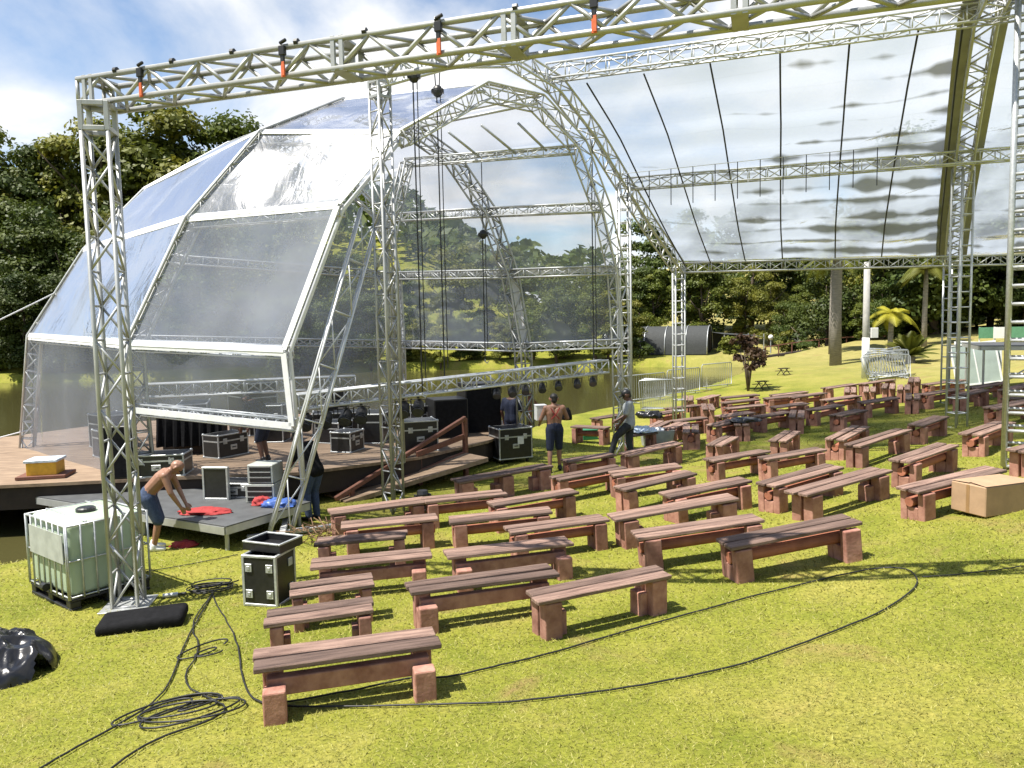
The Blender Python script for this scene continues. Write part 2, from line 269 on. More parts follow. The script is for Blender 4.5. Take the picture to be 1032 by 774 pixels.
# ------------------------------------------------------------------ materials
def mat(name, col, rough=.7, metal=0, var=.15, scale=6, bump=0, bscale=40, rand=0, col2=None, spec=None, obj=True, stretch=None):
    m = bpy.data.materials.new(name); m.use_nodes = True; t = m.node_tree; b = t.nodes['Principled BSDF']
    b.inputs['Roughness'].default_value = rough; b.inputs['Metallic'].default_value = metal
    if spec is not None: b.inputs['Specular IOR Level'].default_value = spec
    tcn = t.nodes.new('ShaderNodeTexCoord'); src = tcn.outputs['Object']
    if stretch:
        mp = t.nodes.new('ShaderNodeMapping'); mp.inputs['Scale'].default_value = stretch; t.links.new(src, mp.inputs[0]); src = mp.outputs[0]
    n = t.nodes.new('ShaderNodeTexNoise'); n.inputs['Scale'].default_value = scale; n.inputs['Detail'].default_value = 6; n.inputs['Roughness'].default_value = .6
    if rand:
        oi = t.nodes.new('ShaderNodeObjectInfo'); va = t.nodes.new('ShaderNodeVectorMath'); va.operation = 'ADD'
        sc = t.nodes.new('ShaderNodeVectorMath'); sc.operation = 'SCALE'; sc.inputs[0].default_value = (37, 17, 29)
        t.links.new(oi.outputs['Random'], sc.inputs['Scale']); t.links.new(src, va.inputs[0]); t.links.new(sc.outputs[0], va.inputs[1]); src = va.outputs[0]
    t.links.new(src, n.inputs['Vector'])
    rp = t.nodes.new('ShaderNodeValToRGB'); c2 = col2 or tuple(min(1, c*(1+var)) for c in col)
    rp.color_ramp.elements[0].position = .33; rp.color_ramp.elements[1].position = .67
    rp.color_ramp.elements[0].color = tuple(c*(1-var) for c in col)+(1,); rp.color_ramp.elements[1].color = tuple(c2)+(1,)
    t.links.new(n.outputs['Fac'], rp.inputs[0]); co = rp.outputs[0]
    if rand:
        hs = t.nodes.new('ShaderNodeHueSaturation'); mr = t.nodes.new('ShaderNodeMapRange'); mr.inputs['To Min'].default_value = 1-rand; mr.inputs['To Max'].default_value = 1+rand
        t.links.new(oi.outputs['Random'], mr.inputs[0]); t.links.new(mr.outputs[0], hs.inputs['Value']); t.links.new(co, hs.inputs['Color']); co = hs.outputs[0]
    t.links.new(co, b.inputs['Base Color'])
    if bump:
        n3 = t.nodes.new('ShaderNodeTexNoise'); n3.inputs['Scale'].default_value = bscale; n3.inputs['Detail'].default_value = 5; t.links.new(src, n3.inputs['Vector'])
        bp = t.nodes.new('ShaderNodeBump'); bp.inputs['Strength'].default_value = bump; bp.inputs['Distance'].default_value = .02
        t.links.new(n3.outputs['Fac'], bp.inputs['Height']); t.links.new(bp.outputs[0], b.inputs['Normal'])
    return m
M = {}
M['alu'] = mat('aluminium', (.40, .405, .40), .45, .45, .12, 5, .05, 60)
M['aluw'] = mat('bright_aluminium', (.56, .57, .57), .45, .4, .1, 5)
M['steel'] = mat('galvanised_steel', (.46, .475, .475), .4, .5, .15, 20)
M['pvc'] = mat('white_pvc_hem', (.74, .75, .77), .5, 0, .06, 8)
M['black'] = mat('black_plastic', (.012, .012, .013), .45, 0, .3, 10)
M['laminate'] = mat('black_laminate', (.014, .014, .015), .35, 0, .3, 14, .1, 200)
M['fabric'] = mat('black_cloth', (.010, .010, .011), .9, 0, .3, 12, .4, 90, spec=.12)
M['bagblack'] = mat('black_sheeting', (.012, .012, .014), .28, 0, .3, 6, .5, 9)
M['leg'] = mat('painted_post', (.295, .125, .092), .85, 0, .22, 6, .22, 30, rand=.2, col2=(.42, .22, .165))
M['plank'] = mat('weathered_plank', (.132, .074, .056), .78, 0, .38, 3, .5, 40, rand=.45, col2=(.27, .175, .135), stretch=(.6, 9, 9))
M['log'] = mat('painted_log', (.33, .12, .07), .75, 0, .2, 5, .3, 25, rand=.12)
M['deck'] = mat('deck_boards', (.24, .16, .10), .75, 0, .3, 2, .2, 30, col2=(.33, .235, .155), stretch=(1, 7, 1))
M['rail'] = mat('brown_rail_wood', (.16, .065, .04), .7, 0, .25, 4, .3, 30, stretch=(1, 6, 6))
M['darkwood'] = mat('dark_timber', (.03, .02, .014), .85, 0, .3, 4)
M['ply'] = mat('stage_ply', (.075, .078, .08), .6, 0, .2, 5)
M['tank'] = mat('milky_tank', (.40, .49, .36), .35, 0, .06, 2)
M['card'] = mat('cardboard', (.36, .235, .14), .85, 0, .12, 4, .1, 30)
M['cable'] = mat('cable_rubber', (.011, .011, .012), .5, 0, .2, 5)
M['orange'] = mat('orange_strap', (.65, .13, .04), .6, 0, .15, 20)
M['skin'] = mat('skin', (.27, .14, .09), .5, 0, .12, 9)
M['skindark'] = mat('brown_skin', (.11, .052, .034), .5, 0, .12, 9)
M['hair'] = mat('dark_hair', (.012, .01, .009), .6, 0, .3, 60)
M['jean'] = mat('blue_denim', (.035, .055, .11), .85, 0, .25, 30, .3, 120)
M['navy'] = mat('navy_cloth', (.014, .02, .045), .85, 0, .25, 25, .3, 90)
M['greyshirt'] = mat('grey_cloth', (.30, .32, .33), .85, 0, .15, 25, .3, 90)
M['whitecloth'] = mat('white_cloth', (.68, .68, .68), .8, 0, .08, 12)
M['darktrouser'] = mat('charcoal_cloth', (.03, .032, .036), .85, 0, .25, 25, .3, 90)
M['red'] = mat('red_cloth', (.30, .025, .025), .8, 0, .3, 14, .5, 20)
M['bluebag'] = mat('blue_sheeting', (.05, .11, .35), .4, 0, .3, 14, .5, 14)
M['paleblue'] = mat('pale_sheeting', (.5, .58, .68), .35, 0, .25, 9, .5, 12)
M['tub'] = mat('grey_tub', (.34, .36, .33), .5, 0, .15, 6)
M['green'] = mat('green_plastic', (.02, .16, .07), .5, 0, .15, 6)
M['greenboard'] = mat('green_board', (.10, .26, .15), .6, 0, .15, 6)
M['white'] = mat('white_paint', (.74, .74, .72), .55, 0, .07, 5)
M['concrete'] = mat('concrete', (.36, .35, .33), .85, 0, .15, 6, .2, 40)
M['bark'] = mat('bark', (.10, .075, .055), .9, 0, .35, 5, .6, 20)
M['palmbark'] = mat('palm_bark', (.21, .19, .165), .85, 0, .3, 4, .3, 12, stretch=(1, 1, 6))
M['shade'] = mat('shade_net', (.035, .038, .038), .8, 0, .25, 10, .3, 60)
M['yellow'] = mat('yellow_paint', (.6, .34, .03), .6, 0, .15, 9)
M['lens'] = mat('lamp_lens', (.05, .05, .06), .1, 0, .2, 9)
M['glasspanel'] = mat('greenish_panel', (.36, .43, .39), .2, 0, .12, 2)
M['barrier'] = mat('barrier_steel', (.34, .36, .36), .45, .4, .15, 9)
def leafmat(name, a, b, rnd=.25):
    m = mat(name, a, .55, 0, .0, .35, 0, 40, rand=rnd, col2=b, spec=.3)
    t = m.node_tree; p = t.nodes['Principled BSDF']; tr = t.nodes.new('ShaderNodeBsdfTranslucent'); mxs = t.nodes.new('ShaderNodeMixShader'); mxs.inputs[0].default_value = .28
    t.links.new(p.inputs['Base Color'].links[0].from_socket, tr.inputs[0])
    t.links.new(p.outputs[0], mxs.inputs[1]); t.links.new(tr.outputs[0], mxs.inputs[2]); t.links.new(mxs.outputs[0], t.nodes['Material Output'].inputs[0])
    return m
M['leaf'] = [leafmat('leaf_dark', (.038, .066, .011), (.105, .13, .02)), leafmat('leaf_mid', (.07, .105, .013), (.165, .18, .022)), leafmat('leaf_olive', (.105, .125, .015), (.22, .21, .03))]
M['leafred'] = leafmat('leaf_bronze', (.05, .022, .014), (.10, .06, .03))
M['frond'] = leafmat('frond', (.07, .10, .014), (.17, .17, .025))
M['frondyellow'] = leafmat('frond_yellow', (.22, .22, .015), (.33, .30, .03))

def plastic(name, haze, gloss, tint, refl_bands=False, base=.06):
    m = bpy.data.materials.new(name); m.use_nodes = True; t = m.node_tree; t.nodes.clear(); n = t.nodes.new
    o = n('ShaderNodeOutputMaterial'); tr = n('ShaderNodeBsdfTransparent'); tr.inputs[0].default_value = tint+(1,)
    df = n('ShaderNodeBsdfDiffuse'); df.inputs[0].default_value = (.50, .54, .62, 1) if not refl_bands else (.55, .59, .66, 1)
    tl = n('ShaderNodeBsdfTranslucent'); tl.inputs[0].default_value = (.42, .48, .64, 1) if not refl_bands else (.52, .58, .68, 1)
    ms0 = n('ShaderNodeMixShader'); ms0.inputs[0].default_value = .5; t.links.new(df.outputs[0], ms0.inputs[1]); t.links.new(tl.outputs[0], ms0.inputs[2])
    gl = n('ShaderNodeBsdfGlossy'); gl.inputs['Roughness'].default_value = .27; gl.inputs[0].default_value = (.80, .80, .82, 1)
    tcn = n('ShaderNodeTexCoord')
    mp = n('ShaderNodeMapping'); mp.inputs['Scale'].default_value = (1, 1, .6); t.links.new(tcn.outputs['Object'], mp.inputs[0])
    nz = n('ShaderNodeTexNoise'); nz.inputs['Scale'].default_value = 1.3; nz.inputs['Detail'].default_value = 5; nz.inputs['Distortion'].default_value = .8; t.links.new(mp.outputs[0], nz.inputs['Vector'])
    bp = n('ShaderNodeBump'); bp.inputs['Strength'].default_value = .6; bp.inputs['Distance'].default_value = .08; t.links.new(nz.outputs['Fac'], bp.inputs['Height'])
    t.links.new(bp.outputs[0], gl.inputs['Normal'])
    mr = n('ShaderNodeMapRange'); mr.inputs['From Min'].default_value = .3; mr.inputs['From Max'].default_value = .75; mr.inputs['To Min'].default_value = haze*.5; mr.inputs['To Max'].default_value = haze*1.7
    nz2 = n('ShaderNodeTexNoise'); nz2.inputs['Scale'].default_value = .55; nz2.inputs['Detail'].default_value = 7; t.links.new(tcn.outputs['Object'], nz2.inputs['Vector']); t.links.new(nz2.outputs['Fac'], mr.inputs[0])
    ms1 = n('ShaderNodeMixShader'); t.links.new(mr.outputs[0], ms1.inputs[0]); t.links.new(tr.outputs[0], ms1.inputs[1]); t.links.new(ms0.outputs[0], ms1.inputs[2])
    last = ms1.outputs[0]
    if refl_bands:      # dark reflections painted into the roof sheet's colour: rows of long grey patches
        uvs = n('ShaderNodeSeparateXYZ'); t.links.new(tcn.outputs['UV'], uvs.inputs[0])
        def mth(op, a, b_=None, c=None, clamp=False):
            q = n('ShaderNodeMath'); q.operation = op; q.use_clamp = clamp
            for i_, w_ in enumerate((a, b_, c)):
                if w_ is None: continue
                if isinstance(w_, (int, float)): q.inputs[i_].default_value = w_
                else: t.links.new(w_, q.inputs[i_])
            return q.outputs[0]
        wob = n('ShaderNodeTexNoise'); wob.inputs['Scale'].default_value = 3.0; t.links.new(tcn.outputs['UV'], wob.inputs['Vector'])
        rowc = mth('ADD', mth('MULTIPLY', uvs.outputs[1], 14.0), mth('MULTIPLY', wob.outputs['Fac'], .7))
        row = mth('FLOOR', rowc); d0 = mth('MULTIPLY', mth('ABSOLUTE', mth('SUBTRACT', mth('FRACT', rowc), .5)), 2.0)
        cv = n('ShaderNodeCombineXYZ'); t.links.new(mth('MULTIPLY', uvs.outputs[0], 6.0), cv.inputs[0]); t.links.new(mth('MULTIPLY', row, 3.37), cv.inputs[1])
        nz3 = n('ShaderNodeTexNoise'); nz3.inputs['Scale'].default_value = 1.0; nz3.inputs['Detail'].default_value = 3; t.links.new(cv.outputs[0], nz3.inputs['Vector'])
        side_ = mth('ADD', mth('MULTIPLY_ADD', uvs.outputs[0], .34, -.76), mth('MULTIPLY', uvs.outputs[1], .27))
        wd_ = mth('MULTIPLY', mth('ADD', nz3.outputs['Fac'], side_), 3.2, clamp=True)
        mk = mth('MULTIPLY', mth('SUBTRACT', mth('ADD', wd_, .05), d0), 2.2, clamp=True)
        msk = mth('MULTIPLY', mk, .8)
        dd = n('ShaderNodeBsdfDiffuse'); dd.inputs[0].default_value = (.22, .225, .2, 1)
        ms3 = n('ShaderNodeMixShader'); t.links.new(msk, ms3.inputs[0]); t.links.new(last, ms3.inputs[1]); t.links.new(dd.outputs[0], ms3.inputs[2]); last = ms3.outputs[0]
    fr = n('ShaderNodeLayerWeight'); fr.inputs['Blend'].default_value = gloss; t.links.new(bp.outputs[0], fr.inputs['Normal'])
    ad = n('ShaderNodeMath'); ad.operation = 'ADD'; ad.inputs[1].default_value = base; ad.use_clamp = True; t.links.new(fr.outputs['Fresnel'], ad.inputs[0])
    ms2 = n('ShaderNodeMixShader'); t.links.new(ad.outputs[0], ms2.inputs[0]); t.links.new(last, ms2.inputs[1]); t.links.new(gl.outputs[0], ms2.inputs[2])
    t.links.new(ms2.outputs[0], o.inputs[0])
    return m
M['clear'] = plastic('clear_plastic', .33, .055, (.91, .925, .955), base=.10)
M['clearroof'] = plastic('roof_plastic', .78, .04, (.93, .95, .97), refl_bands=True, base=.03)
M['clearlow'] = plastic('low_plastic', .22, .008, (.88, .895, .92), base=.03)
M['clearside'] = plastic('side_plastic', .32, .08, (.94, .955, .97))

# ------------------------------------------------------------------ ground
def grid_axis(segs):
    a = []
    for (x0, x1, st) in segs:
        a += list(np.arange(x0, x1-1e-6, st))
    return np.array(a+[segs[-1][1]])
gx = grid_axis([(-700, -120, 40), (-120, -40, 5), (-40, -14, 1.2), (-14, 18, .3), (18, 45, 1.2), (45, 120, 5), (120, 700, 40)])
gy = grid_axis([(-120, -10, 10), (-10, 1, 1), (1, 36, .3), (36, 64, .8), (64, 130, 3), (130, 900, 45)])
GX, GY = np.meshgrid(gx, gy)
GZ = terrain(GX, GY)
nx, ny = len(gx), len(gy)
gv = np.stack([GX, GY, GZ], -1).reshape(-1, 3)
ii = np.arange(nx*ny).reshape(ny, nx)
gf = np.stack([ii[:-1, :-1], ii[:-1, 1:], ii[1:, 1:], ii[1:, :-1]], -1).reshape(-1, 4)
me = bpy.data.meshes.new('ground'); me.from_pydata(gv.tolist(), [], gf.tolist()); me.update()
gm = bpy.data.materials.new('lawn'); gm.use_nodes = True; t = gm.node_tree; b = t.nodes['Principled BSDF']; b.inputs['Roughness'].default_value = .85; b.inputs['Specular IOR Level'].default_value = .15
tcn = t.nodes.new('ShaderNodeTexCoord')
def tn(scale, detail=6, rough=.6, dist=0):
    n = t.nodes.new('ShaderNodeTexNoise'); n.inputs['Scale'].default_value = scale; n.inputs['Detail'].default_value = detail; n.inputs['Roughness'].default_value = rough; n.inputs['Distortion'].default_value = dist
    t.links.new(tcn.outputs['Object'], n.inputs['Vector']); return n.outputs['Fac']
def ramp(fac, *els):
    r = t.nodes.new('ShaderNodeValToRGB'); e = r.color_ramp.elements
    while len(e) < len(els): e.new(.5)
    for q, (p, c) in zip(e, els): q.position = p; q.color = tuple(c)+(1,)
    t.links.new(fac, r.inputs[0]); return r.outputs[0]
def mixc(f, a, bb, mode='MIX'):
    n = t.nodes.new('ShaderNodeMix'); n.data_type = 'RGBA'; n.blend_type = mode
    if isinstance(f, (int, float)): n.inputs[0].default_value = f
    else: t.links.new(f, n.inputs[0])
    for i, q in ((6, a), (7, bb)):
        if isinstance(q, tuple): n.inputs[i].default_value = q+(1,)
        else: t.links.new(q, n.inputs[i])
    return n.outputs[2]
lawn = ramp(tn(.6, 6, .68), (.33, (.135, .16, .017)), (.5, (.215, .222, .03)), (.68, (.30, .27, .06)))
fine = ramp(tn(26, 4, .75), (.3, (.5, .52, .5)), (.55, (1, 1, 1)), (.75, (1.35, 1.28, 1.5)))
lawn = mixc(1, lawn, fine, 'MULTIPLY')
sxy = t.nodes.new('ShaderNodeSeparateXYZ'); t.links.new(tcn.outputs['Object'], sxy.inputs[0])
def mrange(v, a, b_):
    n = t.nodes.new('ShaderNodeMapRange'); n.inputs['From Min'].default_value = a; n.inputs['From Max'].default_value = b_; t.links.new(v, n.inputs[0]); return n.outputs[0]
def mmul(a, b_):
    n = t.nodes.new('ShaderNodeMath'); n.operation = 'MULTIPLY'; t.links.new(a, n.inputs[0])
    if isinstance(b_, float): n.inputs[1].default_value = b_
    else: t.links.new(b_, n.inputs[1])
    return n.outputs[0]
dry = mmul(mmul(mrange(sxy.outputs[1], 22, 31), mrange(sxy.outputs[0], 10, 19)), .7)
lawn = mixc(dry, lawn, ramp(tn(2.2, 6, .7), (.35, (.24, .21, .075)), (.65, (.36, .30, .13))))
bare = ramp(tn(.8, 7, .62, .6), (.58, (0, 0, 0)), (.72, (.7, .7, .7)))
lawn = mixc(bare, lawn, (.24, .15, .075))
gap = ramp(tn(3.1, 6, .7), (.62, (0, 0, 0)), (.78, (.5, .5, .5)))
lawn = mixc(gap, lawn, (.20, .15, .07))
t.links.new(lawn, b.inputs['Base Color'])
bp = t.nodes.new('ShaderNodeBump'); bp.inputs['Strength'].default_value = .6; bp.inputs['Distance'].default_value = .04; t.links.new(tn(30, 5, .7), bp.inputs['Height']); t.links.new(bp.outputs[0], b.inputs['Normal'])
M['lawn'] = gm
go = link('ground', me, gm, smooth=True); tag(go, 'sunlit mown lawn sloping down to the lake', 'ground', kind='structure')
# water
wm_ = bpy.data.materials.new('lake_water'); wm_.use_nodes = True; t = wm_.node_tree; b = t.nodes['Principled BSDF']
b.inputs['Base Color'].default_value = (.062, .057, .021, 1); b.inputs['Roughness'].default_value = .06; b.inputs['IOR'].default_value = 1.33
tcn = t.nodes.new('ShaderNodeTexCoord'); mp = t.nodes.new('ShaderNodeMapping'); mp.inputs['Scale'].default_value = (1, 2.2, 1); t.links.new(tcn.outputs['Object'], mp.inputs[0])
nn = t.nodes.new('ShaderNodeTexNoise'); nn.inputs['Scale'].default_value = 1.6; nn.inputs['Detail'].default_value = 5; t.links.new(mp.outputs[0], nn.inputs['Vector'])
bp = t.nodes.new('ShaderNodeBump'); bp.inputs['Strength'].default_value = .12; bp.inputs['Distance'].default_value = .06; t.links.new(nn.outputs['Fac'], bp.inputs['Height']); t.links.new(bp.outputs[0], b.inputs['Normal'])
wo = MB().add([(-130, 0, WATER), (40, 0, WATER), (40, 66, WATER), (-130, 66, WATER)], [(0, 1, 2, 3)]).build('lake_water', wm_)
tag(wo, 'calm olive green lake behind the stage', 'water', kind='structure')
# grass blades near the camera
def make_grass():
    pts = []
    for (y0, y1, dens) in ((2.6, 4.5, 3600), (4.5, 7, 2100), (7, 10, 900), (10, 15, 300), (15, 22, 110)):
        w0 = .72*y1+.5; n = int(dens*2*w0*(y1-y0)*.75)
        p = np.stack([rng.uniform(-w0, w0, n), rng.uniform(y0, y1, n), np.full(n, (y0+y1)/2)], 1); pts.append(p)
    p = np.concatenate(pts); z = terrain(p[:, 0], p[:, 1])
    ok = z > -.1; p = p[ok]; z = z[ok]; n = len(p)
    far = np.clip(p[:, 2]/6, .8, 2.6)
    a = rng.uniform(0, 2*np.pi, n); h = rng.uniform(.014, .036, n)*np.sqrt(far); w = rng.uniform(.0035, .0075, n)*far
    lean = rng.uniform(.6, 1.9, n)*h; la = rng.uniform(0, 2*np.pi, n)
    base = np.stack([p[:, 0], p[:, 1], z-.004], 1)
    d = np.stack([np.cos(a)*w, np.sin(a)*w, 0*a], 1)
    tip = base + np.stack([np.cos(la)*lean, np.sin(la)*lean, h], 1)
    nz_ = np.cross(2*d, tip-base)[:, 2]; d = np.where(nz_[:, None] < 0, -d, d)
    v = np.stack([base-d, base+d, tip], 1).reshape(-1, 3)
    me = bpy.data.meshes.new('lawn_grass'); me.vertices.add(3*n); me.vertices.foreach_set('co', v.ravel().astype(np.float32))
    me.loops.add(3*n); me.loops.foreach_set('vertex_index', np.arange(3*n, dtype=np.int32))
    me.polygons.add(n); me.polygons.foreach_set('loop_start', np.arange(0, 3*n, 3, dtype=np.int32)); me.update(calc_edges=True)
    nn = rng.normal(size=(n, 3))*.38; nn[:, 2] = 1; nn /= np.linalg.norm(nn, axis=1, keepdims=True)
    me.polygons.foreach_set('use_smooth', np.ones(n, dtype=bool)); me.normals_split_custom_set_from_vertices(np.repeat(nn, 3, 0).tolist())
    m = mat('grass_blade', (.165, .185, .018), .5, 0, .3, 55, 0, 40, col2=(.52, .485, .14), spec=.3)
    tt = m.node_tree; pb = tt.nodes['Principled BSDF']; tr = tt.nodes.new('ShaderNodeBsdfTranslucent'); ms = tt.nodes.new('ShaderNodeMixShader'); ms.inputs[0].default_value = .35
    tt.links.new(pb.inputs['Base Color'].links[0].from_socket, tr.inputs[0]); tt.links.new(pb.outputs[0], ms.inputs[1]); tt.links.new(tr.outputs[0], ms.inputs[2]); tt.links.new(ms.outputs[0], tt.nodes['Material Output'].inputs[0])
    o = link('lawn_grass', me, m); tag(o, 'short yellow green grass of the near lawn', 'grass', kind='stuff')
make_grass()

# ------------------------------------------------------------------ trusses
def truss_path(pts, w, r, nrm, bay=None, mode='zig', h=None, rbf=.62):
    """box lattice along a polyline; nrm = normal of the polyline's plane. returns (list of chord MBs, bracing MB)"""
    pts = [V(p) for p in pts]; nrm = V(nrm).normalized(); k = len(pts); h = h or w
    offs = []
    for i in range(k):
        d1 = (pts[i]-pts[i-1]).normalized() if i > 0 else (pts[1]-pts[0]).normalized()
        d2 = (pts[i+1]-pts[i]).normalized() if i < k-1 else d1
        n1 = nrm.cross(d1).normalized(); n2 = nrm.cross(d2).normalized(); m = (n1+n2).normalized()
        offs.append(m/max(.5, m.dot(n1)))
    ch = [[p + offs[i]*(a*h/2) + nrm*(b*w/2) for i, p in enumerate(pts)] for a, b in ((-1, -1), (-1, 1), (1, 1), (1, -1))]
    chords = [MB().path(c, r, 7) for c in ch]
    br = MB(); rb = r*rbf
    bay = bay or w*1.25
    for i in range(k-1):
        L = (pts[i+1]-pts[i]).length; nb = max(1, round(L/bay))
        for j in range(nb):
            t0, t1 = j/nb, (j+1)/nb
            for fc in range(4):
                A, B = ch[fc], ch[(fc+1) % 4]
                a0, a1 = A[i].lerp(A[i+1], t0), A[i].lerp(A[i+1], t1); b0, b1 = B[i].lerp(B[i+1], t0), B[i].lerp(B[i+1], t1)
                if mode != 'zig' or j == 0 or fc % 2: 
                    if not (mode == 'zz' and j): br.tube(a0, b0, rb, n=5)
                if mode == 'zig' or mode == 'zz':
                    if (j+fc) % 2: br.tube(a0, b1, rb, n=5)
                    else: br.tube(b0, a1, rb, n=5)
                if j == nb-1 and i == k-2: br.tube(a1, b1, rb, n=5)
    return chords, br
def add_truss(parent, pts, w, r, nrm, mt, bay=None, mode='zig', h=None, rbf=.62):
    ch, br = truss_path(pts, w, r, nrm, bay, mode, h, rbf)
    for c in ch: c.build('chord', mt, parent, smooth=True)
    if mode == 'ladder':
        nv = 10*4
        for k in range(0, len(br.v)//10, 4):
            q = MB(); q.v = br.v[k*10:(k+4)*10]; q.f = [tuple(i-k*10 for i in f) for f in br.f if k*10 <= f[0] < (k+4)*10]
            q.build('rung', mt, parent, smooth=True)
        return
    return br.build('bracing', mt, parent, smooth=True)
def truss_part(name, parent, pts, w, r, nrm, mt, bay=None, mode='zig', h=None):
    ch, br = truss_path(pts, w, r, nrm, bay, mode, h)
    m = MB()
    for c in ch+[br]: m.add(c.v, c.f)
    return m.build(name, mt, parent, smooth=True)
def corner_block(parent, c, s, rot, mt):
    m = MB(); h = s/2; q = s*.16
    for sx in (-1, 1):
        for sy in (-1, 1):
            m.box(V(c)+rot @ V((sx*(h-q/2), sy*(h-q/2), 0)), (q, q, s), rot=rot)
    for sz in (-1, 1):
        for sx in (-1, 1):
            m.box(V(c)+rot @ V((sx*(h-q/2)*1.01, 0, sz*(h-q/2)*1.01)), (q*1.02, s-2*q, q), rot=rot)
            m.box(V(c)+rot @ V((0, sx*(h-q/2)*1.01, sz*(h-q/2)*1.01)), (s-2*q, q*1.02, q), rot=rot)
    return m.build('corner_block', mt, parent, bevel=.004)

# gantry: the near left tower and the level beam running right above the camera's view
def towr(base_k, top_z, w, r, ang, label, name='truss_tower', mode='zig', bay=None, mt='alu', base=True):
    x, y, z = K[base_k]; z = gz(x, y)
    t = thing(name, label, 'truss tower', (x, y, z))
    H = top_z - z
    nrm = V((math.cos(ang), math.sin(ang), 0))
    add_truss(t, [(0, 0, .03), (0, 0, H)], w, r, nrm, M[mt], bay, mode)
    if base:
        rot = Matrix.Rotation(ang, 3, 'Z')
        MB().box((0, 0, .012), (w*1.9, w*1.9, .02), rot=rot).build('base_plate', M['steel'], t, bevel=.003)
    return t
bdir = V((.949, -.316, 0)).normalized(); bang = math.atan2(bdir.y, bdir.x)
tl = towr('gL', 5.84, .29, .026, bang+R(28), 'nearest left truss tower rising beside the caged water tank', bay=.42)
rotb = Matrix.Rotation(bang+R(28), 3, 'Z')
corner_block(tl, V((0, 0, 5.84-tl.location.z+.16)), .34, rotb, M['alu'])
beam = thing('truss_beam', 'long top truss beam crossing the sky above the near left tower', 'truss beam', (0, 0, 0))
pL = V((-5.065, 9.60, 6.345)); bdir = V((.949, -.316, 0)).normalized(); bang = math.atan2(bdir.y, bdir.x); pR = pL+bdir*13.2
add_truss(beam, [pL, pR], .39, .034, (-bdir.y, bdir.x, 0), M['alu'], .36, 'zz', h=.30, rbf=.72)
rb0 = Matrix.Rotation(bang, 3, 'Z')
for s in (.17, 3.55, 5.45, 7.6, 9.8, 12.9):
    m = MB(); c = pL+bdir*s
    for sy in (-1, 1):
        for dx in (-.05, .05): m.box(c+rb0 @ V((dx, sy*.205, 0)), (.05, .035, .36), rot=rb0)
        m.box(c+rb0 @ V((0, 0, sy*.165)), (.15, .39, .03), rot=rb0)
    m.build('splice_plate', M['alu'], beam, bevel=.003)
for s in np.arange(.6, 12.5, .82):
    c = pL+bdir*float(s)+V((0, 0, .178)); MB().tube(c-bdir*.022+V((bdir.y, -bdir.x, 0))*.2, c+bdir*.022+V((bdir.y, -bdir.x, 0))*.2, .04, n=8).build('cable_tie', M['black'], beam)
# the tower carrying the beam's far end stands outside the picture
ex, ey = pR.x-bdir.x*.2, pR.y-bdir.y*.2
K['gR'] = (ex, ey, 0)
towr('gR', 6.2, .29, .026, bang, 'truss tower carrying the right end of the top beam', bay=.42)
# orange strops with small clamps on the beam
for i, (s, lab) in enumerate(((.98, 'orange ratchet strap on the top beam nearest to the left tower'), (2.9, 'orange ratchet strap on the beam left of the middle tower'), (4.72, 'orange ratchet strap on the beam right of the middle tower'), (6.3, 'orange ratchet strap furthest right on the top beam'))):
    c = pL+bdir*s; side = V((bdir.y, -bdir.x, 0))
    t = thing('ratchet_strap', lab, 'strap', c+side*.235+V((0, 0, .16)), bang, 'orange straps on the beam')
    MB().box((0, 0, -.27), (.05, .012, .13)).box((.008, -.012, -.25), (.035, .012, .15)).build('strap', M['orange'], t, bevel=.003)
    MB().box((0, 0, -.06), (.075, .05, .1)).box((0, 0, -.15), (.045, .035, .09)).tube((-.03, 0, .02), (.05, 0, .05), .02).build('clamp', M['black'], t, bevel=.006)

# ------------------------------------------------------------------ audience canopy
def rz_of(a, b): return math.atan2(b[1]-a[1], b[0]-a[0])
can = thing('audience_canopy', 'clear roofed truss canopy arching over the right hand benches', 'canopy', (0, 0, 0))
ribL = ['M_T', 'A1', 'A2', 'A3', 'A4', 'A5', 'A6', 'A7']; ribR = ['Q0', 'Q1', 'Q2', 'Q3', 'Q4', 'Q5', 'Q6']
def nrm_of(a, b): 
    d = V(K[b])-V(K[a]); n = V((d.y, -d.x, 0)); return n.normalized()
nL, nR = nrm_of('M_T', 'A7'), nrm_of('Q0', 'Q6')
truss_part('rib', can, [K[k] for k in ribL], .30, .026, nL, M['aluw'], .40)
truss_part('rib', can, [K[k] for k in ribR], .36, .03, nR, M['aluw'], .42)
def post(xy, top, w, r, ang, mode, mt='aluw', bay=None):
    x, y = xy; z = gz(x, y)-.02
    return truss_part('post', can, [(x, y, z), (x, y, top)], w, r, (math.cos(ang), math.sin(ang), 0), M[mt], bay, mode)
aL = math.atan2(nL.y, nL.x); aR = math.atan2(nR.y, nR.x)
post(K['gM'][:2], 7.62, .26, .024, R(48), 'zig', 'alu', .4)
corner_block(can, V((K['gM'][0], K['gM'][1], 7.6)), .30, Matrix.Rotation(R(48), 3, 'Z'), M['alu'])
post(K['A5'][:2], K['A5'][2], .27, .026, R(5), 'ladder', bay=.32)
post(K['A7'][:2], K['A7'][2], .27, .026, R(5), 'ladder', bay=.32)
post(K['Q4'][:2], K['Q4'][2]-.1, .32, .028, R(12), 'ladder', bay=.36)
post(K['Q6'][:2], K['Q6'][2], .28, .028, R(10), 'ladder', bay=.34)
up = V((0, 0, 1))
for a, b_, w in (('P1L', 'P1R', .30), ('P2L', 'P2R', .27), ('P3L', 'P3R', .27)):
    d = V(K[b_])-V(K[a]); truss_part('purlin', can, [K[a], K[b_]], w, .022, V((d.y, -d.x, 0)), M['aluw'], .42)
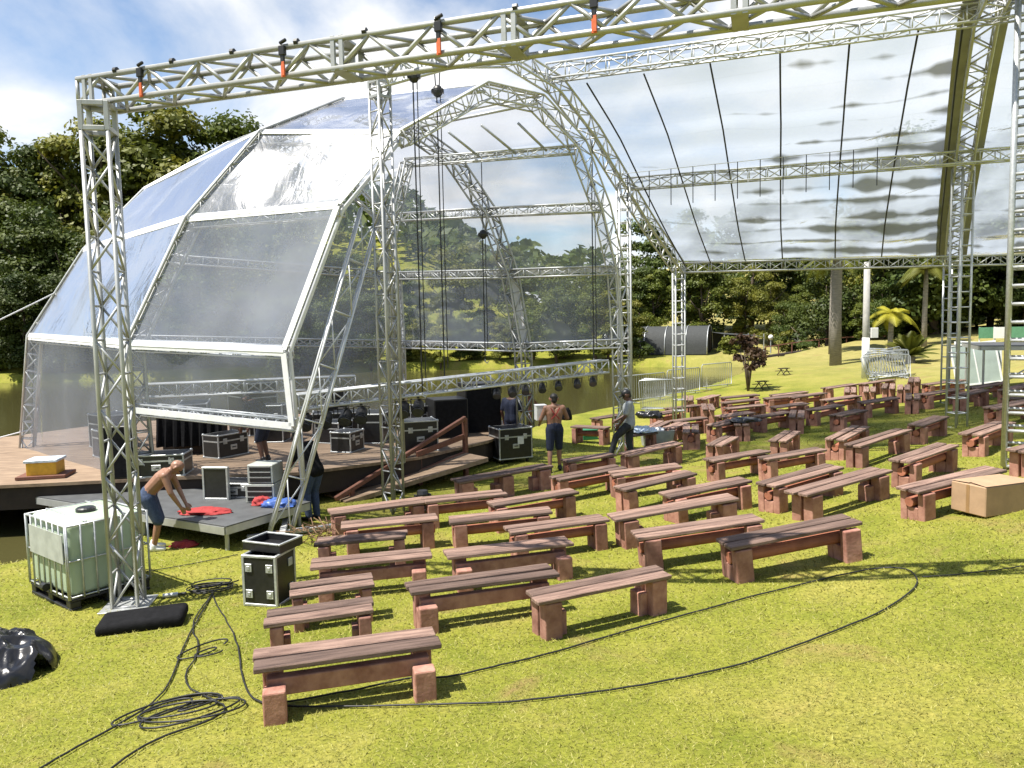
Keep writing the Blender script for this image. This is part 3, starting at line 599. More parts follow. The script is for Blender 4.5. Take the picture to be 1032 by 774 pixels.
def sheet(name, parent, P00, P10, P11, P01, mt, nu=10, nv=10, wob=.04, sag=0., seed=0, thick=.004):
    P00, P10, P11, P01 = map(V, (P00, P10, P11, P01)); n = ((P10-P00).cross(P01-P00)).normalized()
    vs = []
    for j in range(nv+1):
        for i in range(nu+1):
            u, v = i/nu, j/nv; p = P00.lerp(P10, u).lerp(P01.lerp(P11, u), v)
            e = min(1, 6*u*(1-u))*min(1, 6*v*(1-v))
            q = (noise.noise(V((p.x*.9+seed, p.y*.9, p.z*.5)))*wob + noise.noise(V((p.x*2.7, p.y*2.7+seed, p.z)))*wob*.35)*e
            vs.append(p+n*q+V((0, 0, -sag*math.sin(math.pi*v)*(4*u*(1-u)*.5+.5))))
    fs = [(j*(nu+1)+i, j*(nu+1)+i+1, (j+1)*(nu+1)+i+1, (j+1)*(nu+1)+i) for j in range(nv) for i in range(nu)]
    m = MB().add(vs, fs); return m.build(name, mt, parent, smooth=True)
def along(keys, t):
    """point at fraction t (0..1) of the arc through K[keys]"""
    P = [V(K[k]) for k in keys]; L = [(P[i+1]-P[i]).length for i in range(len(P)-1)]; s = t*sum(L)
    for i, l in enumerate(L):
        if s <= l or i == len(L)-1: return P[i].lerp(P[i+1], min(1, s/l))
        s -= l
def roof_sheet(kl, kr, nu, nv, sag, seed, lift, mt, ext=0):
    vs = []
    for j in range(nv+1):
        a, b_ = along(kl, j/nv), along(kr, j/nv)
        for i in range(nu+1):
            u = i/nu*(1+ext); p = a.lerp(b_, u)
            e = min(1, 8*(i/nu)*(1-i/nu))
            ripple = .035*math.sin(j/nv*math.pi*16)*e
            vs.append(p+V((0, 0, lift-sag*abs(math.sin(math.pi*j/nv*2))*e+ripple+noise.noise(V((p.x*.7+seed, p.y*.7, 0)))*.06*e)))
    fs = [(j*(nu+1)+i, j*(nu+1)+i+1, (j+1)*(nu+1)+i+1, (j+1)*(nu+1)+i) for j in range(nv) for i in range(nu)]
    o_ = MB().add(vs, fs).build('roof_sheet', mt, can, smooth=True)
    uv = o_.data.uv_layers.new(name='UVMap')
    for lp in o_.data.loops:
        i_, j_ = lp.vertex_index % (nu+1), lp.vertex_index//(nu+1); uv.data[lp.index].uv = (i_/nu, j_/nv)
    return o_
K['A3b'] = K['P1L']; 
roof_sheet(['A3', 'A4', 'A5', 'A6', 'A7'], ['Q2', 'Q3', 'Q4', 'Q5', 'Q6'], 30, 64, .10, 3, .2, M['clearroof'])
# sheet of the next bay, right of the right hand rib
dx = V((4.2, -1.0, 0))
for k in ('Q2', 'Q3', 'Q4', 'Q5', 'Q6'): K['X'+k] = tuple(V(K[k])+dx)
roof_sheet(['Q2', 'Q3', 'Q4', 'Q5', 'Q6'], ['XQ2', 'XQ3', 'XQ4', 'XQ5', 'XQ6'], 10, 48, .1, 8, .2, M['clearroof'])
# dark straps under the sheet, from the front purlin to the eave
for f0, f1 in ((.085, .03), (.235, .12), (.40, .24), (.565, .37), (.72, .56), (.865, .73), (.955, .95)):
    pts = []
    for j in range(13):
        v = j/12; a, b_ = along(['A3', 'A4', 'A5', 'A6', 'A7'], v), along(['Q2', 'Q3', 'Q4', 'Q5', 'Q6'], v)
        pts.append(a.lerp(b_, f0+(f1-f0)*v)+V((0, 0, -.06)))
    MB().path(pts, .019, 6).build('strap', M['black'], can, smooth=True)
# wire with short hanging cords below the sheet
m = MB(); prev = None
for i in range(26):
    u = .02+.9*i/25; p = along(['A3', 'A4', 'A5', 'A6', 'A7'], .40).lerp(along(['Q2', 'Q3', 'Q4', 'Q5', 'Q6'], .36), u)+V((0, 0, -.12))
    if prev is not None: m.tube(prev, p, .008, n=5)
    prev = p
wire = m.build('hanging_wire', M['aluw'], can)
for i in range(12):
    u = .04+.72*i/11; p = along(['A3', 'A4', 'A5', 'A6', 'A7'], .40).lerp(along(['Q2', 'Q3', 'Q4', 'Q5', 'Q6'], .36), u)+V((0, 0, -.12))
    MB().tube(p, p+V((0, 0, -.85)), .011, n=5).build('hanging_cord', M['black'], wire)
# wide translucent cloth flaps along the right rib
for s0, s1 in ((-.45, -.14), (.17, .40)):
    vs = []
    for j in range(25):
        p = along(['Q1', 'Q2', 'Q3', 'Q4', 'Q5', 'Q6'], j/24); 
        for q in (s0, s1): vs.append(p+V((q*.93, -q*.3, .1)))
    MB().add(vs, [(2*j, 2*j+1, 2*j+3, 2*j+2) for j in range(24)]).build('rib_flap', mat('grey_flap', (.34, .34, .33), .7, 0, .12, 3), can, smooth=True)
# right front tower
K['gQ0'] = (K['gQ0'][0]+.20, K['gQ0'][1]-.13, 0)
rt = towr('gQ0', 9.2, .72, .05, R(-33.5), 'bright right hand scaffold ladder tower cut by the picture edge', 'scaffold_tower', 'ladder', .31, 'steel', False)
MB().bar((0, 0, 4.2), (2.6, -.4, 7.3), .09, .09).build('stay', M['steel'], rt)
# hoists hanging from the beam / rib
def hoist(u_pt, z_top, z_body, z_bot, label, r=.13, n=2):
    t = thing('chain_hoist', label, 'chain hoist', (u_pt[0], u_pt[1], z_bot))
    zt, zb = z_top-z_bot, z_body-z_bot
    m = MB()
    for dx in ((-.03, .03) if n == 2 else (0,)): m.tube((dx*2, 0, zt), (dx, 0, zb), .012, n=5)
    m.build('sling', M['cable'], t)
    MB().ball((0, 0, zb), r, 12, 8, (1, .8, 1.15)).box((0, 0, zb), (r*2.3, r*1.2, r*.8)).build('hoist_body', M['black'], t, bevel=.01)
    MB().tube((-.02, 0, zb), (-.02, 0, 0), .014, n=5).tube((.05, .02, zb), (.05, .02, .25), .010, n=5).build('chain', M['cable'], t)
    MB().path([(-.02, 0, 0), (-.02, 0, -.06), (.03, 0, -.1), (.06, 0, -.05)], .014, 6).build('hook', M['steel'], t)
    return t

# ------------------------------------------------------------------ stage: deck, shell
deckpoly = [(-14, 13.2), (-9.4, 13.85), (-6.4, 14.3), (-4.1, 14.5), (-2.0, 15.9), (-.6, 17.9), (.35, 20.4), (-.8, 22.5), (-3, 24), (-7, 24.6), (-12, 23), (-15, 18)]
dk = thing('stage_deck', 'round brown timber stage deck standing over the lake edge', 'stage deck', (0, 0, 0))
m = MB().prism(deckpoly, .64, .7); m.build('floor', M['deck'], dk)
inner = [(x*.985-.09, y*.985+.27) for x, y in deckpoly]
MB().prism(inner, .22, .63).build('skirt', M['darkwood'], dk)
m = MB()
for x, y in [(-12, 14.6), (-9, 15), (-6.5, 15.4), (-4.3, 15.6), (-2.4, 17), (-1.2, 18.8), (-.6, 20.6), (-3, 22.6), (-7, 23), (-11, 21.5), (-13, 17), (-8, 19), (-4, 19)]: m.tube((x, y, -1.4), (x, y, .25), .14, n=10)
m.build('pile', M['darkwood'], dk)
shell = thing('stage_shell', 'faceted clear plastic stage shell on white truss ribs', 'stage shell', (0, 0, 0))
Fp = ['F0', 'F1', 'F2', 'F3', 'F4', 'F5', 'F6', 'F7', 'F8', 'F9', 'F10']; Rp = ['R0', 'R1', 'R2', 'R3', 'R4', 'B0', 'B1', 'B2', 'B3', 'B4', 'B5']
Sp = ['S0', 'S1', 'S2', 'S3', 'S4', 'C0', 'C1', 'C2', 'C3', 'C4', 'C5']
K['F0g'] = (K['F0'][0]+.05, K['F0'][1], .7); K['R0g'] = (K['R0'][0]+.05, K['R0'][1], .7); K['S0g'] = (K['S0'][0], K['S0'][1], .5)
def plane_n(keys):
    a, b_ = V(K[keys[0]]), V(K[keys[-1]]); d = b_-a; return V((d.y, -d.x, 0)).normalized()
truss_part('rib', shell, [K[k] for k in Fp[3:]], .30, .022, plane_n(Fp), M['aluw'], .42)
MB().path([K['F0g']]+[K[k] for k in Fp[1:4]], .04, 8).build('edge_tube', M['pvc'], shell, smooth=True)
truss_part('rib_leg', shell, [(-2.33, 15.3, .7), (-2.36, 15.3, 5.2), (-1.95, 15.1, 6.6)], .18, .02, plane_n(Fp), M['alu'], .4)
truss_part('rib', shell, [K['R0g']]+[K[k] for k in Rp], .30, .026, plane_n(Rp), M['alu'], .42)
truss_part('rib', shell, [K['S0g']]+[K[k] for k in Sp[1:]], .28, .026, plane_n(Sp), M['aluw'], .42)
truss_part('raking_leg', shell, [(K['gLEG'][0], K['gLEG'][1], K['gLEG'][2]+.05), K['LEGT']], .10, .022, (.6, -.8, 0), M['aluw'], 1.0, h=.36)
MB().bar((K['gLEG'][0]-.5, K['gLEG'][1]-.1, gz(K['gLEG'][0], K['gLEG'][1])+.06), (K['gLEG'][0]+.75, K['gLEG'][1]+.5, gz(K['gLEG'][0], K['gLEG'][1])+.06), .1, .08).bar((K['gLEG'][0]+.2, K['gLEG'][1]-.6, gz(K['gLEG'][0], K['gLEG'][1])+.14), (K['gLEG'][0]-.1, K['gLEG'][1]+.7, gz(K['gLEG'][0], K['gLEG'][1])+.14), .1, .06).build('leg_base', M['aluw'], shell, bevel=.01)
for a, b_ in (('F1', 'R1'), ('F2', 'R2'), ('F3', 'R3'), ('F0', 'R0'), ('F7', 'B2'), ('F8', 'B3'), ('F9', 'B4'), ('R1', 'S1'), ('R2', 'S2'), ('R3', 'S3'), ('B2', 'C2'), ('B3', 'C3'), ('B4', 'C4'), ('S1', 'C4'), ('S2', 'C3'), ('S3', 'C1')):
    d = V(K[b_])-V(K[a]); truss_part('purlin', shell, [K[a], K[b_]], .20, .02, V((d.y, -d.x, 0)), M['aluw'], .36)
for a, b_ in (('F4', 'R4'), ('R4', 'S4'), ('F5', 'B0'), ('B0', 'C0'), ('F6', 'B1')):
    MB().tube(K[a], K[b_], .035).build('ridge_pole', M['aluw'], shell, smooth=True)
# a cross purlin and three dark tubes under the shell's top
d = V(K['TP1'])-V(K['TP0']); truss_part('purlin', shell, [K['TP0'], K['TP1']], .17, .017, V((d.y, -d.x, 0)), M['aluw'], .36)
for i in range(3): MB().tube(K['TA%d' % i], K['TB%d' % i], .03).build('roof_tube', M['steel'], shell, smooth=True)
OUT = V((0, 0, .2))
ctr = V((-3.5, 17.5, 3))
def skin(a, b_, c, d, seed, mt='clear', off=.16, hem=True):
    P = [V(K[q]) for q in (a, b_, c, d)]
    n = ((P[1]-P[0]).cross(P[3]-P[0])).normalized(); cc = sum(P, V((0, 0, 0)))/4
    if n.dot(cc-ctr) < 0: n = -n
    P = [p+n*off for p in P]
    sh = sheet('skin_panel', shell, P[0], P[1], P[2], P[3], M[mt], 18, 18, .11, 0, seed)
    if hem:
        m = MB()
        for i in range(4): m.bar(P[i]-n*.0, P[(i+1) % 4], .11, .02, n)
        m.build('hem', M['pvc'], sh)
    return sh
sd = 0
for X, Y in ((Fp[:5], Rp[:5]), (['R00']+Rp[1:5], Sp[:5])):
    for i in range(4):
        sd += 1; skin(X[i], Y[i], Y[i+1], X[i+1], sd*3.1, 'clearlow' if i == 0 else 'clear')
for X, Y in ((Fp[4:], Rp[4:]), (Rp[4:], Sp[4:])):
    for i in range(5):
        sd += 1; skin(X[i], Y[i], Y[i+1], X[i+1], sd*3.1, 'clearside', hem=(i in (0, 4)))
for q in (('S0', 'C5', 'C4', 'S1'), ('S1', 'C4', 'C3', 'S2'), ('S2', 'C3', 'C1', 'S3'), ('S3', 'C1', 'C0', 'S4')):
    sd += 1; skin(*q, sd*3.1, 'clearside', .2, False)
for (a, b_), lab in (((V(K['S2'])+V((-.15, 0, -.6)), V((-16.5, 15.0, 1.5))), 'upper pale guy rope leaving the left side of the stage shell'), ((V(K['S1'])+V((-.1, 0, -2.2)), V((-16.4, 15.2, .7))), 'lower pale guy rope at the left foot of the stage shell')):
    m = MB(); m.path([a.lerp(b_, i/8)+V((0, 0, -.25*math.sin(math.pi*i/8))) for i in range(9)], .016, 5)
    tag(m.build('guy_rope', M['pvc']), lab, 'rope')
# lowered lighting trusses with lamps under them
lt = thing('lighting_truss', 'long lowered lighting truss hanging low across the stage front', 'lighting truss')
a, b_ = V(K['TRL']), V(K['TRR']); d = b_-a
add_truss(lt, [a, b_], .26, .024, V((d.y, -d.x, 0)), M['aluw'], .32)
lx = thing('lighting_truss', 'rear lowered lighting truss seen through the left plastic wall', 'lighting truss')
a2, b2 = V(K['TXL']), V(K['TXR']); d2 = b2-a2
add_truss(lx, [a2, b2], .26, .024, V((d2.y, -d2.x, 0)), M['aluw'], .32)
def lamp(p, s, label, tilt=.6, name='stage_lamp'):
    t = thing(name, label, 'stage lamp', p, 0, 'stage lamps under the lighting truss')
    MB().box((0, 0, -.03*s), (.05*s, .05*s, .1*s)).tube((-.16*s, 0, -.1*s), (.16*s, 0, -.1*s), .012*s, n=6).tube((-.16*s, 0, -.1*s), (-.16*s, 0, -.27*s), .012*s, n=6).tube((.16*s, 0, -.1*s), (.16*s, 0, -.27*s), .012*s, n=6).build('yoke', M['black'], t)
    ax = V((0, -math.cos(tilt), -math.sin(tilt)))
    MB().lathe(V((0, 0, -.27*s))-ax*.17*s, [(.05*s, 0), (.11*s, .04*s), (.125*s, .2*s), (.14*s, .33*s)], 14, ax).build('can', M['black'], t, smooth=False)
    MB().lathe(V((0, 0, -.27*s))+ax*.165*s, [(.125*s, 0), (.12*s, .015*s)], 14, ax).build('lens', M['lens'], t)
    return t
for i, f in enumerate((.02, .075, .13, .175, .30, .345)):
    p = a.lerp(b_, f)+V((0, 0, -.13)); lamp(p, .9, 'black stage lamp %s under the left half of the low truss' % ('first', 'second', 'third', 'fourth', 'fifth', 'sixth')[i])
for i, f in enumerate((.60, .655, .70, .76, .82, .89, .95)):
    p = a.lerp(b_, f)+V((0, 0, -.13)); lamp(p, .6, 'small stage lamp, %s from the free right tip of the low truss' % ('seventh', 'sixth', 'fifth', 'fourth', 'third', 'second', 'first')[i])
def on_ray(k, y): return K[k]
hoist((-1.33, 15.3), 8.55, 8.0, 2.35, 'black chain hoist hanging on long chains right of the middle tower', .105)
hoist((-1.62, 13.9), 8.0, 7.85, 2.25, 'chain hoist tucked under the beam beside the middle tower', .10)
hoist((-.62, 18.6), 7.3, 5.6, 2.6, 'small hoist on the brown rear rib inside the shell', .1, 1)
hoist((1.95, 17.9), 7.6, 6.6, 2.6, 'thin hoist line at the right edge of the shell opening', .06, 1)

# stairs and rails at the deck's right edge
def rail(name, pts, label):
    t = thing(name, label, 'handrail')
    return t
rl = thing('ramp_railing', 'sloping brown wooden railing of the ramp up to the stage', 'railing')
MB().bar(K['RA0'], K['RA1'], .09, .09).build('top_rail', M['rail'], rl, bevel=.01)
MB().bar(K['RB0'], K['RB1'], .05, .14).build('lower_rail', M['rail'], rl, bevel=.01)
MB().bar(K['RC0'], K['RC1'], .05, .12).build('middle_rail', M['rail'], rl, bevel=.01)
for f in (.10, .60, .985):
    p = V(K['RA0']).lerp(V(K['RA1']), f); q = gz(p.x, p.y)-.1; MB().box((p.x+.015, p.y+.07, (p.z+q)/2), (.1, .1, p.z-q), rz=.75).build('railing_post', M['rail'], rl, bevel=.01)
rl2 = thing('ramp_railing', 'short brown railing behind the black wheeled case', 'railing')
A0, A1 = V((.45, 19.6, 1.55)), V((1.1, 20.4, .75))
MB().bar(A0, A1, .08, .08).build('top_rail', M['rail'], rl2, bevel=.01)
for p, tp in ((A0, 1.65), (V((.95, 20.2, 0)), 1.0)): MB().box((p.x, p.y, (tp+.1)/2), (.1, .1, tp-.1)).build('railing_post', M['rail'], rl2, bevel=.01)
rp_ = thing('stage_ramp', 'boarded ramp rising from the lawn to the stage', 'ramp')
p0, p1 = V(K['RP0']), V(K['RP1']); w_ = V((-.62, .78, 0))*.95; dn = V((0, 0, -.09))
p0 = p0+V((0, 0, .03)); Q = [p0, p1, p1+w_, p0+w_]
MB().add(Q+[q+dn for q in Q], [(0, 1, 2, 3), (7, 6, 5, 4), (0, 4, 5, 1), (1, 5, 6, 2), (2, 6, 7, 3), (3, 7, 4, 0)]).build('ramp_board', M['deck'], rp_)

# ------------------------------------------------------------------ low stage platforms
def platform(label, poly, z, legs, thick=.12):
    t = thing('stage_platform', label, 'stage platform')
    MB().prism(poly, z-.02, z).build('top', M['ply'], t)
    m = MB(); n = len(poly)
    cxm = sum(p[0] for p in poly)/n; cym = sum(p[1] for p in poly)/n
    q = [(x+(cxm-x)*.012, y+(cym-y)*.012) for x, y in poly]
    for i in range(n): m.bar((q[i][0], q[i][1], z-.022-thick/2), (q[(i+1) % n][0], q[(i+1) % n][1], z-.022-thick/2), .05, thick)
    m.build('frame', M['alu'], t)
    for x, y in legs: MB().tube((x, y, max(gz(x, y), -.6)), (x, y, z-.1), .035, n=8).build('leg', M['alu'], t)
    return t
pf = [(-8.9, 14.0), (-4.45, 11.55), (-3.55, 13.1), (-8.0, 15.4)]
platform('low dark stage platform below the deck with the bent man leaning on it', pf, .45, [(-8.6, 13.95), (-4.5, 11.7), (-3.75, 13.05), (-6.3, 12.75), (-5.9, 14.2)])
sx, sy, sz = K['gSTG']; sz = gz(sx, sy)
pg = [(sx-.7, sy-.2), (sx+3.2, sy-2), (sx+4.4, sy+1.2), (sx+.5, sy+2.8)]
sp = platform('grey topped stage platform on tall scaffold legs at the right edge', pg, sz+1.55, [(sx-.55, sy-.15), (sx+1.2, sy-1.0), (sx+3, sy-1.85), (sx+.55, sy+2.6), (sx+2.4, sy+1.7)])
MB().tube((sx-.5, sy-.1, sz+.1), (sx+1.2, sy-1, sz+1.4), .025).tube((sx+1.2, sy-1, sz+.1), (sx+3, sy-1.8, sz+1.4), .025).tube((sx+1.2, sy-1, sz+1.4), (sx+3, sy-1.8, sz+.1), .025).build('brace', M['alu'], sp)

# ------------------------------------------------------------------ benches
def bench_proto(kind, key):
    L, D, H = 1.6, .38, .47
    t = thing('bench', 'bench', 'bench', (0, 0, -50), 0, 'wooden benches on the lawn')
    rr = random.Random(hash(key) % 1000)
    for s in (-1, 1):
        MB().box((0, s*.1, H-.0225), (L, .166, .045)).build('seat_plank', M['plank'], t, bevel=.008)
    xs = (-L/2+.16, L/2-.16) if kind != 'trio' else (-L/2+.12, 0, L/2-.14)
    for x in xs:
        m = MB()
        if kind == 'log':
            m.box((x, .138, .19), (.20, .11, .44)).box((x, -.138, .19), (.20, .11, .44)).box((x, 0, .085), (.19, .166, .23))
        elif kind == 'beam':
            m.box((x, .06, .19), (.17, .16, .45)).box((x+(.02 if x < 0 else -.02), -.215, .13), (.19, .13, .36)).box((x, -.08, .10), (.15, .13, .30))
        else:
            m.box((x, .098, .19), (.19, .155, .44)).box((x, -.098, .19), (.19, .155, .44)).box((x+(.14 if x < 0 else -.14), .02, .12), (.10, .20, .30))
        m.build('leg', M['leg'], t, bevel=.014, seg=2)
    if kind == 'log':
        MB().path([(-L/2+.045, 0, .275), (-L/2+.2, 0, .275), (L/2-.2, 0, .28), (L/2-.045, 0, .275)], [.068, .074, .072, .066], 16).build('stretcher_log', M['log'], t)
    elif kind == 'beam':
        MB().box((0, -.075, .275), (L-.2, .10, .15)).build('stretcher_beam', M['leg'], t, bevel=.012, seg=2)
    return t
PROTO = {k: bench_proto(k, k) for k in ('log', 'beam', 'post', 'trio')}
used = set()
for bi, (x, y, ang, L, kind, lab) in enumerate(BENCHES):
    if kind not in used: o = PROTO[kind]; used.add(kind)
    else: o = copy_tree(PROTO[kind])
    o['label'] = lab
    z = gz(x, y)
    c, s = math.cos(ang), math.sin(ang)
    z1, z2 = gz(x-c*L*.4, y-s*L*.4), gz(x+c*L*.4, y+s*L*.4)
    rr = random.Random(bi)
    o.location = (x, y, (z1+z2)/2-.01)
    pitch = -math.atan2(z2-z1, L*.8)
    o.rotation_euler = (R(rr.uniform(-1.2, 1.2)), pitch, ang)
    o.scale = (L/1.6, rr.uniform(.95, 1.08), rr.uniform(.96, 1.03))
    for ch in o.children:
        if ch.name.startswith('seat'): ch.location = (rr.uniform(-.025, .025), rr.uniform(-.008, .008), rr.uniform(-.003, .004)); ch.rotation_euler = (R(rr.uniform(-1.2, 1.2)), R(rr.uniform(-.35, .35)), R(rr.uniform(-.7, .7)))
        elif ch.name.startswith('leg'): ch.location = (rr.uniform(-.02, .02), rr.uniform(-.012, .012), 0); ch.rotation_euler = (0, 0, R(rr.uniform(-3, 3)))

# ------------------------------------------------------------------ trees and plants
def leaf_mesh(name, pts, nrm, size):
    n = len(pts); a = rng.normal(size=(n, 3)); u = np.cross(nrm, a); u /= np.linalg.norm(u, axis=1, keepdims=True)+1e-9; w = np.cross(nrm, u)
    s = size[:, None]
    v = np.stack([pts-u*s*.5, pts+w*s*.32, pts+u*s*.5, pts-w*s*.32], 1).reshape(-1, 3).astype(np.float32)
    me = bpy.data.meshes.new(name); me.vertices.add(4*n); me.vertices.foreach_set('co', v.ravel())
    me.loops.add(4*n); me.loops.foreach_set('vertex_index', np.arange(4*n, dtype=np.int32))
    me.polygons.add(n); me.polygons.foreach_set('loop_start', np.arange(0, 4*n, 4, dtype=np.int32)); me.update(calc_edges=True)
    return me
def crown_mesh(name, rad, hgt, nb, nl, ls, seed, low=.25):
    r = np.random.default_rng(seed); P = []; Nn = []
    c = []
    for i in range(nb):
        th = r.uniform(0, 2*np.pi); f = r.uniform(0, 1); zz = low*hgt + (1-low)*hgt*f
        prof = math.sin(math.pi*(.12+.8*f))**.6
        rr = rad*prof*math.sqrt(r.uniform(.05, 1))*.8
        c.append((rr*math.cos(th), rr*math.sin(th), zz, rad*r.uniform(.24, .46)))
    per = nl//nb
    for (x, y, z, br) in c:
        d = r.normal(size=(per, 3)); d /= np.linalg.norm(d, axis=1, keepdims=True)
        d[:, 2] = np.where(d[:, 2] < -.3, -d[:, 2]*.6, d[:, 2])
        q = br*np.clip(r.normal(.92, .16, per), .4, 1.35)
        P.append(np.stack([x+d[:, 0]*q, y+d[:, 1]*q, z+d[:, 2]*q*.75], 1)); nn_ = d+r.normal(size=(per, 3))*.55; nn_[:, 2] += .35
        Nn.append(nn_/np.linalg.norm(nn_, axis=1, keepdims=True))
    P = np.concatenate(P); Nn = np.concatenate(Nn)
    return leaf_mesh(name, P, Nn, r.uniform(.6, 1.3, len(P))*ls)
def trunk_mb(hgt, r0, seed):
    r = random.Random(seed); m = MB(); pts = [(0, 0, -.3)]; x = y = 0
    for i in range(1, 7):
        x += r.uniform(-.12, .12)*hgt/8; y += r.uniform(-.12, .12)*hgt/8; pts.append((x, y, hgt*.8*i/6))
    m.path(pts, [r0*(1.25-.16*i) for i in range(7)], 8)
    for k in range(6):
        i = r.randint(2, 5); p = V(pts[i]); a = r.uniform(0, 6.28); L = hgt*r.uniform(.18, .34)
        m.path([p, p+V((math.cos(a)*L*.5, math.sin(a)*L*.5, L*.35)), p+V((math.cos(a)*L*.9, math.sin(a)*L*.9, L*.8))], [r0*.5, r0*.33, r0*.15], 6)
    return m
TREES = []
for i in range(6):
    t = thing('broadleaf_tree', 'tree', 'tree', (0, 0, 0))
    li = (0, 1, 2, 0, 1, 1)[i]
    trunk_mb(10, .2, i).build('trunk', M['bark'], t, smooth=True)
    me = crown_mesh('crown', (3.6, 3.2, 3.4, 4.0, 2.9, 3.6)[i], 11, (34, 30, 26, 40, 24, 30)[i], 16000, .30, 40+i, .06)
    link('crown', me, M['leaf'][li], t)
    TREES.append(t)
tused = set()
def tree(i, x, y, h, label, group, wide=1.0, rz=None):
    if i in tused: o = copy_tree(TREES[i])
    else: o = TREES[i]; tused.add(i)
    s = h/11.3
    o.location = (x, y, gz(x, y)-.1); o.scale = (s*wide, s*wide, s); o.rotation_euler = (0, 0, random.uniform(0, 6.28) if rz is None else rz)
    tag(o, label, 'tree', group)
    return o
rt_ = random.Random(5)
# left bank wood: front rank at the water, then up the hill
def rank(n, xf, yf, hf, lab, grp, types):
    for i in range(n):
        f = (i+.5)/n; x, y = xf(f), yf(f)
        tree(rt_.choice(types), x+rt_.uniform(-.8, .8), y+rt_.uniform(-1.5, 1.5), hf(f)*rt_.uniform(.86, 1.14), lab, grp, rt_.uniform(.9, 1.2))
rank(16, lambda f: -54+f*42, lambda f: 58.6+f*2.6, lambda f: 6.8, 'dark leafy tree at the water line of the left bank wood', 'front trees of the left bank wood', (0, 3, 1))
rank(11, lambda f: -58+f*42, lambda f: 65, lambda f: 12.5-1.5*f, 'leafy tree in the second rank of the left bank wood', 'middle trees of the left bank wood', (0, 1, 3, 2))
rank(14, lambda f: -62+f*38, lambda f: 71+f*2, lambda f: 16.5+f*1.5, 'tall tree on the crest of the left bank wood', 'crest trees of the left bank wood', (1, 2, 0))
rank(18, lambda f: -19+f*30, lambda f: 62.9-abs(f-.55)*1.2, lambda f: 4.6+1.0*math.sin(f*9), 'tree on the far bank seen through the shell', 'far bank trees behind the shell', (0, 1, 2, 3))
rank(12, lambda f: -22+f*36, lambda f: 72, lambda f: 7.6-f*.4+1.2*math.sin(f*14), 'taller tree behind the far bank, seen through the shell', 'taller far bank trees behind the shell', (0, 1, 2))
rank(13, lambda f: 11.5+f*32, lambda f: 70-f*8, lambda f: 6.0+1.2*math.sin(f*9), 'bright green tree behind the shade net tunnel and bridge', 'trees behind the tunnel and bridge', (1, 2, 4, 1))
rank(10, lambda f: 12+f*46, lambda f: 80-f*10, lambda f: 12.0-1.5*f, 'tall tree at the back of the right hand wood', 'tall trees of the right hand wood', (0, 3, 1, 2))
rank(9, lambda f: 22+f*26, lambda f: 57-f*11, lambda f: 9.2, 'dark tree behind the lamp pole and palms', 'dark trees behind the palms', (0, 3, 5))
rank(15, lambda f: 20+f*30, lambda f: 54.5-f*16, lambda f: 3.4, 'low bushy tree under the dark trees on the right hill', 'low bushy trees on the right hill', (0, 3, 1))
rank(12, lambda f: 21+f*30, lambda f: 59-f*16, lambda f: 4.6, 'shady bush behind the low trees on the right hill', 'shady bushes on the right hill', (0, 3, 5))
rank(6, lambda f: 26+f*24, lambda f: 51-f*12, lambda f: 11.5, 'tall shady tree on the right hill', 'tall shady trees on the right hill', (0, 3))
# palms
def frond(m, base, ang, elev, L, droop, w, n=12):
    pts = []; d = V((math.cos(ang), math.sin(ang), 0))
    for i in range(n+1):
        s = i/n; pts.append(V(base)+d*(L*s*math.cos(elev)*(1-.15*s))+V((0, 0, L*(math.sin(elev)*s-droop*s*s))))
    m.path(pts, [.025*(1-.8*i/n)+.004 for i in range(n+1)], 4)
    side = V((-d.y, d.x, 0))
    for i in range(1, n*2):
        s = i/(n*2); k = min(n-1, int(s*n)); p = pts[k].lerp(pts[k+1], s*n-k); tdir = (pts[k+1]-pts[k]).normalized()
        ll = w*math.sin(math.pi*min(1, .18+.8*s))
        for sg in (-1, 1):
            tip = p+side*(sg*ll)+tdir*ll*.5+V((0, 0, -.35*ll)); q = tdir*.045*L/2
            o = len(m.v); m.v += [tuple(p-q), tuple(p+q), tuple(tip)]; m.f.append((o, o+1, o+2))
def palm(loc, th, r, nf, L, label, mt, elev=(.1, 1.1), droop=.75, w=.55, name='palm_tree'):
    t = thing(name, label, 'palm', (loc[0], loc[1], gz(loc[0], loc[1])))
    if th > .3:
        MB().path([(0, 0, -.2), (0, 0, th*.4), (.03, 0, th*.8), (.04, 0, th)], [r*1.25, r*1.05, r, r*.7], 12).build('trunk', M['palmbark'], t, smooth=True)
    m = MB(); rr = random.Random(int(loc[0]*100))
    for i in range(nf): frond(m, (0.02, 0, th), i*2.4+rr.uniform(-.3, .3), rr.uniform(*elev), L*rr.uniform(.85, 1.1), droop*rr.uniform(.8, 1.2), w)
    m.build('fronds', mt, t)
    return t
x, y, z = K['gPALM']; palm((x, y), 6.3, .24, 18, 3.0, 'grey trunked tall palm left of the lamp pole', M['frond'])
x, y, z = K['gYP']; palm((18.6, 37.5), 2.3, .12, 14, 1.6, 'yellow green palm just right of the lamp pole', M['frondyellow'], (.0, .9), .7, .4)
x, y, z = K['gCYC']; palm((18.4, 35.2), .35, .2, 26, 1.75, 'low bushy palm with radiating fronds right of the lamp pole', M['frond'], (.25, 1.3), .35, .3, 'bush_palm')
palm((23.5, 43.5), 4.4, .13, 16, 1.9, 'slender palm behind the bushy low palm', M['frond'])
palm((19.3, 46), 5.6, .16, 16, 2.6, 'palm with drooping fronds behind the tall grey trunk', M['frond'])
